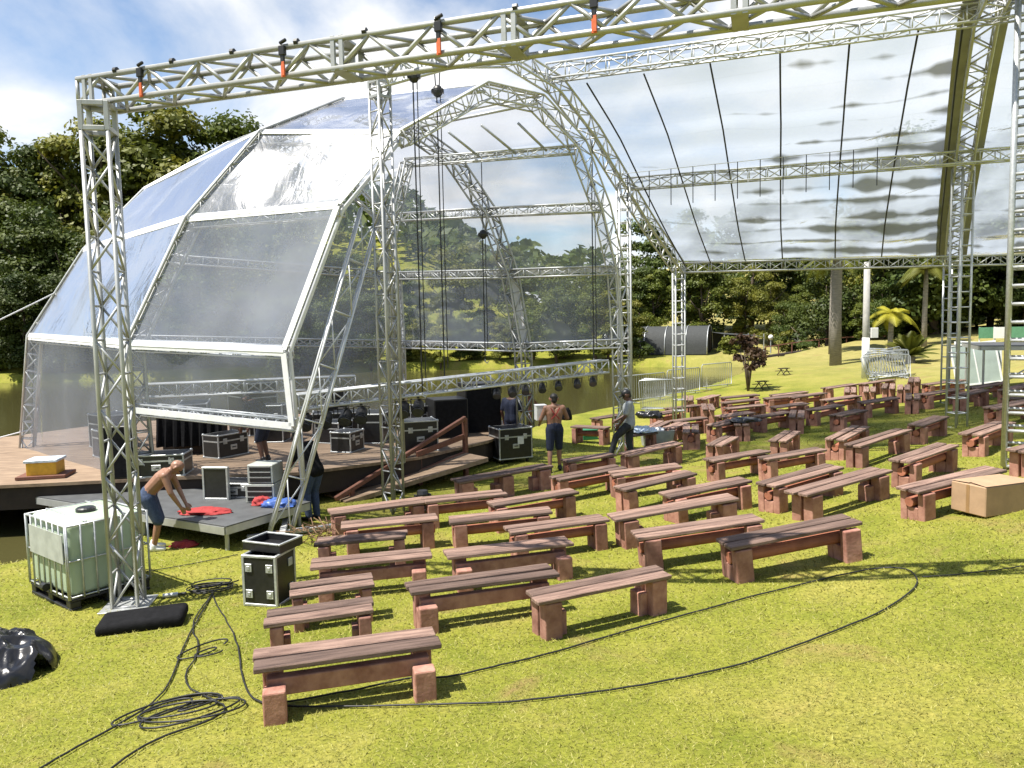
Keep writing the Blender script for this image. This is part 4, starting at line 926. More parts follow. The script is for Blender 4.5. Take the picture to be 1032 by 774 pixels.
# bronze shrub in front of the lake
x, y, z = K['gSHRUB']
t = thing('shrub', 'bronze leaved bush on thin stems at the edge of the lawn', 'shrub', (x, y, gz(x, y)))
m = MB()
for a in range(5): m.path([(0, 0, -.05), (.12*math.cos(a*1.3), .12*math.sin(a*1.3), .9), (.35*math.cos(a*1.3), .35*math.sin(a*1.3), 1.7)], [.045, .035, .015], 6)
m.build('stem', M['bark'], t, smooth=True)
link('foliage', crown_mesh('foliage', .85, 2.35, 16, 900, .2, 77, .3), M['leafred'], t)
for i, (x, y, s, lab) in enumerate(((10.3, 61.5, .75, 'round bush by the water beside the tunnel'), (17.0, 59.5, .6, 'low bush left of the footbridge'), (21, 57.8, .7, 'bush at the middle of the footbridge'), (27, 56.5, .8, 'bush at the right end of the footbridge'))):
    t = thing('shrub', lab, 'shrub', (x, y, gz(x, y)))
    MB().path([(0, 0, -.1), (0, 0, .8)], .06, 6).build('stem', M['bark'], t)
    link('foliage', crown_mesh('foliage', 1.5*s, 2.2*s, 14, 1600, .22, 90+i, .15), M['leaf'][i % 3], t)
# far wooded ridge
fx = rng.uniform(-170, 190, 26000); fy = rng.uniform(100, 150, 26000)
fz = terrain(fx, fy) + rng.uniform(0, 1, 26000)**.6*9*(.7+.3*np.sin(fx*.21)+.15*np.sin(fx*.63))
nn_ = rng.normal(size=(26000, 3)); nn_[:, 2] = np.abs(nn_[:, 2])+.5; nn_ /= np.linalg.norm(nn_, axis=1, keepdims=True)
tag(link('distant_wood', leaf_mesh('distant_wood', np.stack([fx, fy, fz], 1), nn_, rng.uniform(1.0, 2.2, 26000)), M['leaf'][0]), 'distant wooded ridge closing the view behind the trees', 'wood', kind='stuff')

# ------------------------------------------------------------------ flight cases and stage gear
def flight_case(label, loc, rz, w, d, h, castors=True, lid_split=.72, mt='laminate', tops='laminate', name='flight_case', group=None):
    t = thing(name, label, 'flight case', loc, rz, group); z0 = .11 if castors else .0
    MB().box((0, 0, z0+h/2), (w, d, h)).build('body', M[mt], t, bevel=.004)
    MB().box((0, 0, z0+h+.002), (w-.05, d-.05, .006)).build('top_sheet', M[tops], t)
    e = MB(); q = .028
    for sx in (-1, 1):
        for sy in (-1, 1): e.box((sx*(w/2-q/2+.004), sy*(d/2-q/2+.004), z0+h/2), (q, q, h+.01))
        for sz in (0, 1):
            e.box((sx*(w/2-q/2+.005), 0, z0+sz*h+(q/2-.004)*(1-2*sz)), (q, d-2*q, q)); e.box((0, sx*(d/2-q/2+.005), z0+sz*h+(q/2-.004)*(1-2*sz)), (w-2*q, q, q))
    e.build('edge_trim', M['steel'], t, bevel=.004)
    f = MB()
    for sy in (-1, 1): f.box((0, sy*(d/2+.003), z0+h*lid_split), (w-2*q, .006, .03))
    for sx in (-1, 1): f.box((sx*(w/2+.003), 0, z0+h*lid_split), (.006, d-2*q, .03))
    f.build('lid_strip', M['steel'], t)
    for sx in (-1, 1):
        for sy in (-1, 1):
            for sz in (0, 1): MB().ball((sx*(w/2-.012), sy*(d/2-.012), z0+sz*h+.01*(1-2*sz)), .034, 8, 6).build('ball_corner', M['steel'], t, smooth=True)
    for sx in (-.28, .28): MB().box((sx*w, -d/2-.008, z0+h*lid_split), (.10, .014, .12)).box((sx*w, -d/2-.016, z0+h*lid_split), (.04, .012, .05)).build('latch', M['steel'], t, bevel=.003)
    MB().box((0, -d/2-.006, z0+h*.42), (.17, .01, .11)).build('handle_dish', M['steel'], t, bevel=.004)
    MB().path([(-.05, -d/2-.014, z0+h*.42), (0, -d/2-.03, z0+h*.42), (.05, -d/2-.014, z0+h*.42)], .012, 6).build('handle', M['black'], t)
    if castors:
        for sx in (-1, 1):
            for sy in (-1, 1):
                x, y = sx*(w/2-.1), sy*(d/2-.1)
                MB().tube((x-.02, y, .05), (x+.02, y, .05), .05, n=12).box((x, y, .085), (.06, .08, .045)).build('castor', M['black'], t)
    return t
def kz(k, dz=0): x, y, z = K[k]; return (x, y, gz(x, y)+dz)
x, y, z = K['gWCASE']; wc = flight_case('black wheeled flight case with paper label standing on the grass by the ramp', (x+.02, y+.3, gz(x, y)), R(24), .86, .66, .74)
MB().box((.12, -.345, .55), (.16, .004, .18)).build('paper_label', M['whitecloth'], wc)
x, y, z = K['gCASE']
oc = thing('open_case', 'open black flight case on the grass beside the stage truss base', 'flight case', (x-.02, y+.25, gz(x, y)), R(-14))
w_, d_, h_ = .45, .44, .62
m = MB()
for sx in (-1, 1): m.box((sx*(w_/2-.008), 0, h_/2), (.016, d_, h_)); m.box((0, sx*(d_/2-.008), h_/2), (w_-.034, .016, h_))
m.box((0, 0, .012), (w_-.034, d_-.034, .02)).build('body', M['laminate'], oc)
e = MB()
for sx in (-1, 1):
    for sy in (-1, 1): e.box((sx*(w_/2-.008), sy*(d_/2-.008), h_/2), (.034, .034, h_+.01))
    for zz_ in (.014, h_-.01): e.box((sx*(w_/2-.006), 0, zz_), (.032, d_-.036, .032)); e.box((0, sx*(d_/2-.006), zz_), (w_-.036, .032, .032))
e.build('edge_trim', M['steel'], oc, bevel=.004)
for sx in (-.14, .14):
    for zz_ in (.15, .47): MB().box((sx, -d_/2-.008, zz_), (.09, .014, .1)).box((sx, -d_/2-.016, zz_), (.035, .01, .045)).build('latch', M['steel'], oc, bevel=.003)
for zz_ in (.15, .47): MB().box((w_/2+.008, .1, zz_), (.014, .09, .1)).build('latch', M['steel'], oc, bevel=.003)
ol = thing('case_lid', 'shallow black case lid lying upside down on the open flight case', 'case lid', (oc.location.x+.02, oc.location.y+.13, oc.location.z+h_+.006), R(-22))
m = MB().box((0, 0, .015), (.56, .44, .02))
for sx in (-1, 1): m.box((sx*.27, 0, .065), (.018, .44, .08)); m.box((0, sx*.211, .065), (.522, .018, .08))
m.build('tray', M['laminate'], ol)
m = MB()
for sx in (-1, 1): m.box((sx*.27, 0, .11), (.03, .452, .02)); m.box((0, sx*.211, .11), (.505, .03, .02))
m.build('edge_trim', M['steel'], ol, bevel=.003)

def dk_at(u): x, y, z = K[u]; return (x, y, .703)
def speaker(label, loc, rz, w, d, h, name='loudspeaker'):
    t = thing(name, label, 'loudspeaker', loc, rz)
    MB().box((0, 0, h/2), (w, d, h)).build('cabinet', M['black'], t, bevel=.012)
    MB().box((0, -d/2-.006, h/2), (w-.06, .012, h-.06)).build('grille', M['fabric'], t, bevel=.004)
    MB().box((w/2+.004, 0, h*.6), (.01, .16, .08)).build('handle', M['steel'], t)
    return t
x, y, z = dk_at('dSPK'); speaker('tall black loudspeaker at the left edge of the stage deck', (x-.1, y+1.0, z), R(10), .52, .5, 1.0)
x, y, z = dk_at('dSPKA'); speaker('big black loudspeaker on deck behind the ramp railing', (x-.1, y+.1, z), R(20), .85, .8, .95)
x, y, z = dk_at('dSPKB'); speaker('larger black loudspeaker box at the deck edge nearest the lake', (x+.1, y-.35, z), R(20), .95, .8, 1.25)
x, y, z = dk_at('dCASE2'); flight_case('black case with grey top on the deck left of the ramp railing', (x, y+.3, z), R(18), .78, .62, .68, False, tops='ply')
x, y, z = dk_at('dRACK'); flight_case('low black rack case on the deck above the bent man', (x, y, z), R(8), 1.0, .6, .42, False)
x, y, z = dk_at('dOPEN')
lc = flight_case('black case on the low platform behind its upright open lid', (-5.0, 13.75, .453), R(-8), .72, .5, .26, False)
t = thing('case_lid', 'black case lid standing upright with pale edge trim on the low platform', 'case lid', (-5.3, 13.42, .453), R(-8))
MB().box((0, 0, .29), (.46, .06, .58)).build('panel', M['laminate'], t)
m = MB()
for s in (-1, 1): m.box((s*.225, -.005, .29), (.035, .075, .59)); m.box((0, -.005, .29+s*.28), (.415, .075, .035))
m.build('edge_trim', M['steel'], t, bevel=.004)
x, y, z = dk_at('dSIL')
for i, (dx_, dz_, lab) in enumerate(((0, 0, 'silver edged equipment rack on the low platform near the leaning truss leg'), (.02, .34, 'smaller silver edged rack stacked on another by the leaning truss leg'))):
    t = thing('equipment_rack', lab, 'rack', (x+dx_-.05, y+.0, .453+dz_), R(-6), 'racks on the low platform')
    MB().box((0, 0, .165), (.52-.06*i, .45, .33)).build('case', M['tub'], t, bevel=.01)
    for q in range(3): MB().box((0, -.228, .07+q*.095), (.44-.06*i, .012, .075)).build('unit', M['black'], t, bevel=.003)
# covered desk on the deck
x, y = -7.2, 17.2
t = thing('covered_desk', 'equipment desk on the deck draped with black cloth', 'desk', (x, y, .703), R(5))
MB().box((0, 0, .42), (1.25, .6, .84)).build('table', M['darkwood'], t)
m = MB(); n = 26
vs = []
for j in range(8):
    for i in range(n):
        a = i/(n-1); zz_ = 1.0-.8*j/7; wv = .05*math.sin(i*1.9)*(.3+j/7)
        vs.append((-.7+1.4*a, -.36-wv-.02*j, zz_))
m.add(vs, [(j*n+i, j*n+i+1, (j+1)*n+i+1, (j+1)*n+i) for j in range(7) for i in range(n-1)])
m.add([(-.7, -.36, 1.0), (.7, -.36, 1.0), (.7, .34, .92), (-.7, .34, .92)], [(0, 1, 2, 3)]); m.build('cloth', M['fabric'], t)
for i, (x, y, w, d, h, lab) in enumerate(((-5.9, 18.6, .7, .6, .9, 'black case standing mid stage left of the lamps'), (-4.6, 19.8, 1.2, .7, .55, 'low black case far back on the stage deck'), (-3.0, 20.3, 1.4, .5, .45, 'long low black riser at the back of the stage'), (-2.1, 19.3, .8, .6, .75, 'black case at the back of the stage behind the middle tower'), (-8.9, 16.9, .7, .6, .6, 'black case at the left rear of the stage deck'), (-6.3, 16.6, .8, .5, .5, 'low black case beside the draped desk'), (-3.7, 16.9, .6, .5, .45, 'small black case on the deck behind the leaning truss leg'), (-3.3, 18.3, 1.0, .6, .7, 'wide black case mid stage right of the lamps'), (-5.0, 21.6, 1.1, .6, 1.0, 'tall black case at the very back of the stage'), (-8.2, 19.6, 1.2, .7, .9, 'broad black case deep on the left of the stage'), (-1.8, 21.3, .9, .6, .6, 'black case at the right back of the stage'), (-6.9, 20.2, 1.3, .8, 1.35, 'tallest black case deep in the stage behind the plastic'), (-9.6, 18.2, .9, .7, .8, 'black case by the leftmost rib of the shell'), (-4.3, 18.2, .7, .55, .5, 'small black case mid stage in front of the long riser'))):
    flight_case(lab, (x, y, .703), R(12*i), w, d, h, False)
t = thing('hive_crate', 'small yellow crate with pale blue lid on the deck\'s left end', 'crate', (K['dCRATE'][0], K['dCRATE'][1]+.15, .77), R(12))
MB().box((0, 0, .12), (.52, .46, .24)).build('box', M['yellow'], t, bevel=.006)
MB().box((0, 0, .268), (.58, .52, .05)).build('lid', M['paleblue'], t, bevel=.006)
MB().box((0, 0, -.03), (.86, .62, .06)).build('tray', M['rail'], t, bevel=.005)
for lab, x, y, z, mt, sx, sy, sz, sd_ in (('red cloth bundle on the low platform beside the bent man', -5.12, 12.45, .455, 'red', .40, .2, .05, 1), ('red cloth at the right corner of the low platform', -4.35, 12.95, .455, 'red', .16, .14, .09, 2), ('blue sheeting folded on the low platform below the leaning truss leg', -4.05, 12.85, .455, 'bluebag', .3, .2, .08, 3), ('heap of red cloth on grass by the bent man\'s feet', -5.3, 12.0, None, 'red', .2, .14, .06, 4)):
    z = gz(x, y) if z is None else z
    bm = bmesh.new(); bmesh.ops.create_icosphere(bm, subdivisions=4, radius=1)
    for v in bm.verts:
        q = 1+.35*noise.noise(v.co*1.8+V((sd_*7, 0, 0)))+.18*noise.noise(v.co*5+V((sd_, 3, 0)))
        v.co = V((v.co.x*sx*q, v.co.y*sy*q, max(0, v.co.z)*sz*q*1.5))
    me = bpy.data.meshes.new('cloth_bundle'); bm.to_mesh(me); bm.free(); o = link('cloth_bundle', me, M[mt], smooth=True, loc=(x, y, z)); tag(o, lab, 'cloth')
# ------------------------------------------------------------------ caged water tank
t = thing('caged_tank', 'milky water tank in a grey steel cage on black pallet beside the near left tower', 'water tank', (0, 0, 0))
th = R(52); ux = V((math.cos(th), math.sin(th), 0)); uy = V((-math.sin(th), math.cos(th), 0)); c0 = V((-5.47, 9.12, 0))
cc = c0+ux*.5+uy*.6; t.location = (cc.x, cc.y, gz(cc.x, cc.y)-.01); t.rotation_euler = (0, 0, th)
m = MB()
for sx in (-.43, 0, .43): m.box((sx, 0, .03), (.13, 1.2, .05))
for sx in (-.43, 0, .43):
    for sy in (-.53, 0, .53): m.box((sx, sy, .095), (.125, .13, .08))
m.box((0, 0, .15), (1.0, 1.2, .035)).build('pallet', M['black'], t, bevel=.008)
MB().box((0, 0, .64), (.93, 1.13, .92)).build('bottle', M['tank'], t, bevel=.07, seg=4, smooth=True)
MB().lathe((0, 0, 1.09), [(.12, 0), (.12, .05), (.1, .065)], 20).build('cap', M['black'], t)
g = MB(); hx, hy = .495, .595
for zz_ in (.19, .64, 1.08):
    P = [(-hx, -hy, zz_), (hx, -hy, zz_), (hx, hy, zz_), (-hx, hy, zz_)]
    for i in range(4): g.tube(P[i], P[(i+1) % 4], .011 if zz_ < 1 else .016, n=6)
for i in range(7):
    x = -hx+2*hx*i/6
    for sy in (-1, 1): g.tube((x, sy*(hy+.012), .17), (x, sy*(hy+.012), 1.09), .012, n=6)
for i in range(8):
    y = -hy+2*hy*i/7
    for sx in (-1, 1): g.tube((sx*(hx+.012), y, .17), (sx*(hx+.012), y, 1.09), .012, n=6)
for sx in (-.25, .25): g.tube((sx, -hy, 1.1), (sx, hy, 1.1), .014, n=6)
g.build('cage', M['steel'], t, smooth=True)
MB().box((-hx-.03, -.06, .80), (.012, 1.0, .36)).build('sign_plate', M['tub'], t)
MB().tube((-.47, 0, .24), (-.56, 0, .24), .045).tube((-.55, -.05, .24), (-.55, .05, .24), .05).build('outlet_valve', M['black'], t)
# black foam mat at the tower foot, crumpled bag, cardboard box
def blob(name, label, cat, loc, sc, mt, seed, a1=.35, a2=.18, sub=5, rz=0, flat=True, smooth=True):
    bm = bmesh.new(); bmesh.ops.create_icosphere(bm, subdivisions=sub, radius=1)
    for v in bm.verts:
        p = v.co.copy(); q = 1+a1*noise.noise(p*1.3+V((seed*5.1, 0, 0)))-a2*abs(noise.noise(p*2.6+V((0, seed*3.3, 0))))*2-a2*.6*abs(noise.noise(p*5.5+V((0, seed, 4))))+a2*.15*noise.noise(p*12)
        z = p.z if not flat else max(-.12, p.z)
        v.co = V((p.x*sc[0]*q, p.y*sc[1]*q, (z+.12)*sc[2]*q))
    me = bpy.data.meshes.new(name); bm.to_mesh(me); bm.free()
    o = link(name, me, M[mt], smooth=smooth, loc=loc); o.rotation_euler = (0, 0, rz)
    return tag(o, label, cat)
x, y, z = K['gMAT']; x += .02; y += .12
m = MB().box((0, 0, .07), (.92, .46, .14)); o = m.build('foam_mat', M['fabric'], None, bevel=.055, smooth=True, loc=(x, y, gz(x, y)), seg=4); o.rotation_euler = (R(2), R(-2), R(14)); tag(o, 'thick black mat on the grass at the foot of the near left tower', 'mat')
x, y, z = K['gBAG']
def crumple(name, label, cat, loc, rx, ry, h, mt, seed, n=90):
    vs = []
    for j in range(n+1):
        for i in range(n+1):
            u, v = 2*i/n-1, 2*j/n-1; p = V((u*rx, v*ry, seed*3.1))
            w = V((noise.noise(p*2.1), noise.noise(p*2.1+V((9, 0, 0))), 0))*.16
            q = p+w; rr = math.hypot(u, v)*(1+.28*noise.noise(V((math.atan2(v, u)*1.3, seed, 0))))
            env = max(0, 1-rr**2.4)**.55 if rr < 1 else 0
            rd = (1-abs(noise.noise(q*3.0)))**2*.34+(1-abs(noise.noise(q*6.0+V((3, 1, 0)))))**2*.13
            vs.append((p.x+w.x*.5*env, p.y+w.y*.5*env, h*env*(.42+.45*noise.noise(p*1.6)+rd)+.004*(1-abs(noise.noise(q*9)))))
    fs = [(j*(n+1)+i, j*(n+1)+i+1, (j+1)*(n+1)+i+1, (j+1)*(n+1)+i) for j in range(n) for i in range(n) if math.hypot(2*(i+.5)/n-1, 2*(j+.5)/n-1)*(1+.2*noise.noise(V((math.atan2(j-n/2, i-n/2)*2.3, seed+5, 0)))) < 1.02]
    used_ = sorted({q for f in fs for q in f}); mp_ = {q: k for k, q in enumerate(used_)}
    tag(MB().add([vs[q] for q in used_], [tuple(mp_[q] for q in f) for f in fs]).build(name, M[mt], smooth=True, loc=loc), label, cat)
crumple('crumpled_bag', 'heap of crumpled black plastic sheeting at the left edge', 'bag', (x-.42, y+.05, gz(x-.2, y)-.03), .80, .62, .62, 'bagblack', 3)
x, y, z = K['gBOX']
cb = thing('cardboard_box', 'brown cardboard box lying on the grass at the right edge', 'cardboard box', (x+.42*.94-.26*.34, y+.42*.34+.26*.94, gz(x, y)+.02), R(20))
MB().box((0, 0, .20), (.92, .52, .40)).build('carton', M['card'], cb, bevel=.012)
MB().add([(-.46, -.262, .41), (.46, -.262, .41), (.40, .0, .425), (-.42, .0, .425)], [(0, 1, 2, 3)]).add([(-.46, .26, .41), (.46, .26, .41), (.43, .01, .418), (-.44, .01, .418)], [(3, 2, 1, 0)]).build('flap', M['card'], cb)
MB().box((-.462, .0, .2), (.004, .05, .38)).build('tape', mat('parcel_tape', (.28, .17, .08), .3, 0, .1, 8), cb)
# black covers on benches, clutter
def zseat(x, y): return gz(x, y)+.49
blob('black_cover', 'black sheeting draped over an end on bench', 'cover', (6.05, 19.75, zseat(6.05, 19.75)-.03), (.42, .25, .11), 'bagblack', 5, .3, .2, 4, .2)
blob('black_bundle', 'black bundle on the benches near the white barriers', 'bundle', (3.95, 21.9, zseat(3.95, 21.9)-.04), (.36, .24, .22), 'bagblack', 6, .4, .3, 4)
blob('plastic_bags', 'blue and white plastic bags heaped on a bench behind the man in grey', 'bags', (3.25, 19.1, zseat(3.25, 19.1)-.02), (.42, .24, .14), 'paleblue', 7, .4, .3, 5)
x, y, z = K['gTUB']
t = thing('storage_tub', 'grey plastic tub with a white bag in it behind the tall post bench', 'tub', (x-.25, y-.5, gz(x, y)), R(12))
m = MB(); 
a = [(-.38, -.26), (.38, -.26), (.38, .26), (-.38, .26)]
m.add([(p*.86, q*.86, 0) for p, q in a]+[(p, q, .42) for p, q in a]+[(p*.95, q*.94, .42) for p, q in a]+[(p*.82, q*.82, .03) for p, q in a], [(3, 2, 1, 0)]+[(i, (i+1) % 4, 4+(i+1) % 4, 4+i) for i in range(4)]+[(4+i, 4+(i+1) % 4, 8+(i+1) % 4, 8+i) for i in range(4)]+[(8+i, 8+(i+1) % 4, 12+(i+1) % 4, 12+i) for i in range(4)]+[(12, 13, 14, 15)])
m.build('tub', M['tub'], t)
blob('white_bag', 'crumpled white bag sticking out of the grey tub', 'bag', (x-.3, y-.5, gz(x, y)+.28), (.3, .2, .2), 'whitecloth', 9, .4, .3, 4)
x, y, z = K['gGREEN']
t = thing('green_crate', 'small green crate on the grass beside the man in grey shirt', 'crate', (x, y-.5, gz(x, y)), R(10))
MB().box((0, 0, .13), (.42, .3, .26)).build('crate', M['green'], t, bevel=.01); MB().box((0, 0, .275), (.45, .33, .03)).build('rim', M['green'], t, bevel=.004)
x, y = -1.65, 13.55
t = thing('moving_lamp', 'black stage lamp standing on the grass at the middle tower\'s foot', 'stage lamp', (x, y, gz(x, y)), .4)
MB().box((0, 0, .06), (.3, .3, .12)).build('base', M['black'], t, bevel=.01)
for s in (-1, 1): MB().box((s*.13, 0, .24), (.03, .12, .26)).build('yoke_arm', M['black'], t)
MB().lathe((0, .0, .16), [(.06, 0), (.1, .04), (.11, .22), (.09, .28)], 14).build('head', M['black'], t)
# twigs by the bench behind the truss base
t = thing('brush_heap', 'heap of dry twigs at the left end of the cluttered bench', 'twigs', (-3.15, 12.0, gz(-3.15, 12.0)))
m = MB(); rr = random.Random(4)
for i in range(70):
    a = V((rr.gauss(0, .22), rr.gauss(0, .16), rr.uniform(.0, .3))); d = V((rr.uniform(-1, 1), rr.uniform(-1, 1), rr.uniform(-.4, .5)))*.22; m.tube(a-d, a+d, rr.uniform(.004, .009), n=4)
m.build('twigs', mat('dry_twig', (.17, .10, .055), .9, 0, .3, 9), t)
# ------------------------------------------------------------------ cables
def smooth_pts(P, it=2):
    for _ in range(it):
        Q = [P[0]]
        for a, b_ in zip(P[:-1], P[1:]): Q += [tuple(a[k]*.75+b_[k]*.25 for k in range(2)), tuple(a[k]*.25+b_[k]*.75 for k in range(2))]
        P = Q+[P[-1]]
    return P
def cable(key, label, r=.0085, pts=None, lift=.012):
    P = smooth_pts([(p[0], p[1]) for p in (pts or CABLES[key])])
    rr = random.Random(key); X = [(x+rr.uniform(-.006, .006), y+rr.uniform(-.006, .006), gz(x, y)+r+lift) for x, y in P]
    o = MB().path(X, r, 6).build('cable', M['cable'], None, smooth=True); tag(o, label, 'cable'); return o
cable('long', 'long black cable lying in a narrow loop across the foreground grass')
cable('edge', 'black cable running out of the picture on the right grass', .007)
cable('loopleft', 'black cable curving from the nearest bench up to the coil')
cable('tail', 'black cable trailing from the coil to the bottom left corner')
cable('tail2', 'tangled second black cable on the lower left grass')
cable('stage', 'thin cable between the foam mat and the open case', .007)
x, y, z = K['gCOIL']
def coil(c, label, r0, turns, seed, squash=.6, rz=.3):
    rr = random.Random(seed); P = []
    for i in range(turns*22):
        a = 2*math.pi*i/22; r = r0*(1+.22*math.sin(a*.37+seed)+.12*math.sin(a*1.31+seed*2)+rr.uniform(-.02, .02)); px, py = r*math.cos(a), r*squash*math.sin(a)
        X_, Y_ = c[0]+px*math.cos(rz)-py*math.sin(rz)+.05*math.sin(a*.21), c[1]+px*math.sin(rz)+py*math.cos(rz)+.04*math.cos(a*.17)
        P.append((X_, Y_, gz(X_, Y_)+.022+.012*(i % 22)/22+.016*(i//22)))
    o = MB().path(P, .0085, 6).build('cable_coil', M['cable'], None, smooth=True); tag(o, label, 'cable')
coil((x, y), 'black cable coil on the grass left of the open case', .24, 6, 1)
def tangle(c, label, R0, n, seed, sq=.55, rz=.4):
    rr = random.Random(seed); ph = [rr.uniform(0, 6.28) for _ in range(8)]; P = []
    for i in range(n):
        a = 2*math.pi*i/24; q = i/24
        r = R0*(.62+.24*math.sin(q*2.1+ph[0])+.16*math.sin(q*5.3+ph[1])+.12*math.sin(a*.5+ph[2]))
        px = r*math.cos(a+.5*math.sin(q*1.7+ph[3]))+.35*R0*math.sin(q*.9+ph[4]); py = sq*r*math.sin(a)+.3*R0*math.sin(q*1.3+ph[5])
        X_, Y_ = c[0]+px*math.cos(rz)-py*math.sin(rz), c[1]+px*math.sin(rz)+py*math.cos(rz)
        P.append((X_, Y_, gz(X_, Y_)+.016+.010*(1+math.sin(q*7+ph[6]))))
    o = MB().path(P, .0085, 6).build('cable_tangle', M['cable'], None, smooth=True); tag(o, label, 'cable')
tangle((-2.75, 6.0), 'big loose tangle of black cable on the lower left grass', .52, 130, 3)
tangle((-3.2, 7.4), 'small thin loop of cable halfway between the coil and the big tangle', .30, 46, 8, .5, .7)
t = thing('cable_connector', 'grey cable connector on the grass right of the foam mat', 'connector', (K['gCOIL'][0]-.42, K['gCOIL'][1]-.18, gz(*K['gCOIL'][:2])+.03), .3)
MB().tube((-.12, 0, 0), (.06, 0, 0), .028, n=10).build('sleeve', M['steel'], t); MB().tube((.06, 0, 0), (.16, 0, 0), .018, n=10).build('plug', M['black'], t)
# ------------------------------------------------------------------ barriers, panels, pole, far structures
def barrier(label, loc, rz, tilt=0, L=2.2, H=1.1, group='steel crowd barriers', nb=14):
    t = thing('crowd_barrier', label, 'crowd barrier', loc, rz, group); t.rotation_euler = (tilt, 0, rz)
    MB().path([(-L/2, 0, .12), (-L/2, 0, H-.06), (-L/2+.06, 0, H), (L/2-.06, 0, H), (L/2, 0, H-.06), (L/2, 0, .12), (-L/2, 0, .14)], .02, 8).build('frame', M['barrier'], t, smooth=True)
    for i in range(nb):
        x = -L/2+L*(i+1)/(nb+1); MB().tube((x, 0, .12), (x, 0, H), .0085, n=5).build('bar', M['barrier'], t)
    for s in (-1, 1): MB().bar((s*L*.36, -.26, .03), (s*L*.36, .26, .03), .05, .03).tube((s*L*.36, 0, .03), (s*L*.36, 0, .14), .018).build('foot', M['barrier'], t)
    return t
ax, ay = 4.5, 29.6; bx, by = 9.9, 34.2
d = math.atan2(by-ay, bx-ax)
proto = None
for i, w in enumerate(('first', 'second', 'third')):
    f = (i+.5)/3; x, y = ax+(bx-ax)*f, ay+(by-ay)*f
    lab = 'crowd barrier along the lake shore, %s from the lakeside tower' % w
    if proto is None: proto = barrier(lab, (x, y, gz(x, y)), d)
    else:
        o = copy_tree(proto); o.location = (x, y, gz(x, y)); o['label'] = lab
x, y, z = K['gBS']
for i, (dx_, ti, lab) in enumerate(((0, R(-14), 'front panel of the white barrier stack left of the lakeside tower'), (.05, R(-11), 'second panel of the white barrier stack left of the lakeside tower'), (.1, R(-8), 'third panel of the white barrier stack left of the lakeside tower'))):
    o = copy_tree(proto); o.location = (x-.25+dx_, y-1.5+i*.12, gz(x, y-1.5)); o.rotation_euler = (ti, R(2*i), R(8)); o.scale = (.55, 1, 1.05); o['label'] = lab; o['group'] = 'stacked white barriers by the lake'
x, y, z = K['gBARST']
for i in range(7):
    o = copy_tree(proto); o.location = (x-.15+.05*i, y-.35+i*.11, gz(x, y)+.02*i); o.rotation_euler = (R(-24+2.5*i), R((-6, 5, -3, 8, 0, -9, 3)[i]), R((6, -8, 12, 2, -5, 10, 0)[i])); o.scale = (.78, 1, 1.0)
    o['label'] = 'steel barrier in the leaning heap right of the lamp pole'; o['group'] = 'heap of steel barriers by the lamp pole'
x, y, z = K['gPAN']
for i in range(3):
    lab = ('front greenish panel of the leaning stack on the right', 'middle greenish panel of the leaning stack on the right', 'rear greenish panel of the leaning stack on the right')[i]
    t = thing('framed_panel', lab, 'panel', (x+.05*i-.1, y-.6+.16*i, gz(x, y-.6)+.02), R(-6+3*i), 'leaning greenish panels'); t.rotation_euler = (R(-12+2*i), R((-6, 5, 2)[i]), R(-6+3*i))
    MB().box((0, 0, .75), (1.5, .014, 1.42)).build('pane', M['glasspanel'], t)
    m = MB()
    for s in (-1, 1): m.box((s*.75, 0, .75), (.06, .05, 1.5)); m.box((0, 0, .75+s*.72), (1.44, .05, .06))
    m.box((0, 0, .75), (.04, .045, 1.38)); m.build('frame', M['white'], t, bevel=.004)
x, y, z = K['gPOLE']
t = thing('lamp_pole', 'grey concrete lamp pole with white painted foot on the hill', 'pole', (x, y, gz(x, y)-.05))
MB().path([(0, 0, 0), (0, 0, 4.9)], [.15, .12], 14).build('shaft', M['concrete'], t, smooth=True)
MB().path([(0, 0, .02), (0, 0, 1.75)], [.156, .15], 14).build('painted_foot', M['white'], t, smooth=True)
MB().box((.3, -.05, 1.95), (.3, .2, .42)).box((.16, -.05, 1.95), (.1, .05, .06)).build('meter_box', M['white'], t, bevel=.01)
for k, mt_, lab in (('gSIGN1', 'greenboard', 'green board on posts, left of the white one under the right trees'), ('gSIGN2', 'white', 'white board on posts under the right hand trees'), ('gSIGN3', 'greenboard', 'green board on posts at the right edge under the trees')):
    x, y, z = K[k]
    t = thing('sign_board', lab, 'board', (x, y, gz(x, y)), R(-15), 'boards under the right hand trees')
    MB().box((0, 0, .52), (.86, .04, .6)).build('board', M[mt_], t)
    for s in (-.38, .38): MB().box((s, .04, .38), (.06, .05, .9)).build('sign_post', M['white'], t)
x, y = 22.3, 60.5
t = thing('info_board', 'white information board on the far lawn left of the tall palm', 'board', (x, y, gz(x, y)))
MB().box((0, 0, 1.0), (1.0, .06, 1.15)).build('board', M['white'], t)
for s in (-.45, .45): MB().box((s, .05, .7), (.07, .06, 1.6)).build('sign_post', M['steel'], t)
for k, lab in (('gTB1', 'dark picnic table on the slope right of the bronze shrub'), ('gTB2', 'small dark picnic table just right of the bronze shrub\'s stem')):
    x, y, z = K[k]
    t = thing('picnic_table', lab, 'table', (x, y, gz(x, y)), .5)
    t.scale = (.48,)*3
    MB().box((0, 0, .68), (1.1, .6, .06)).build('table_top', M['darkwood'], t)
    for s in (-1, 1): MB().box((0, s*.55, .4), (1.1, .22, .05)).build('seat', M['darkwood'], t)
    for s in (-1, 1): MB().bar((s*.4, -.5, 0), (s*.4, .15, .66), .07, .05).bar((s*.4, .5, 0), (s*.4, -.15, .66), .07, .05).build('leg', M['darkwood'], t)
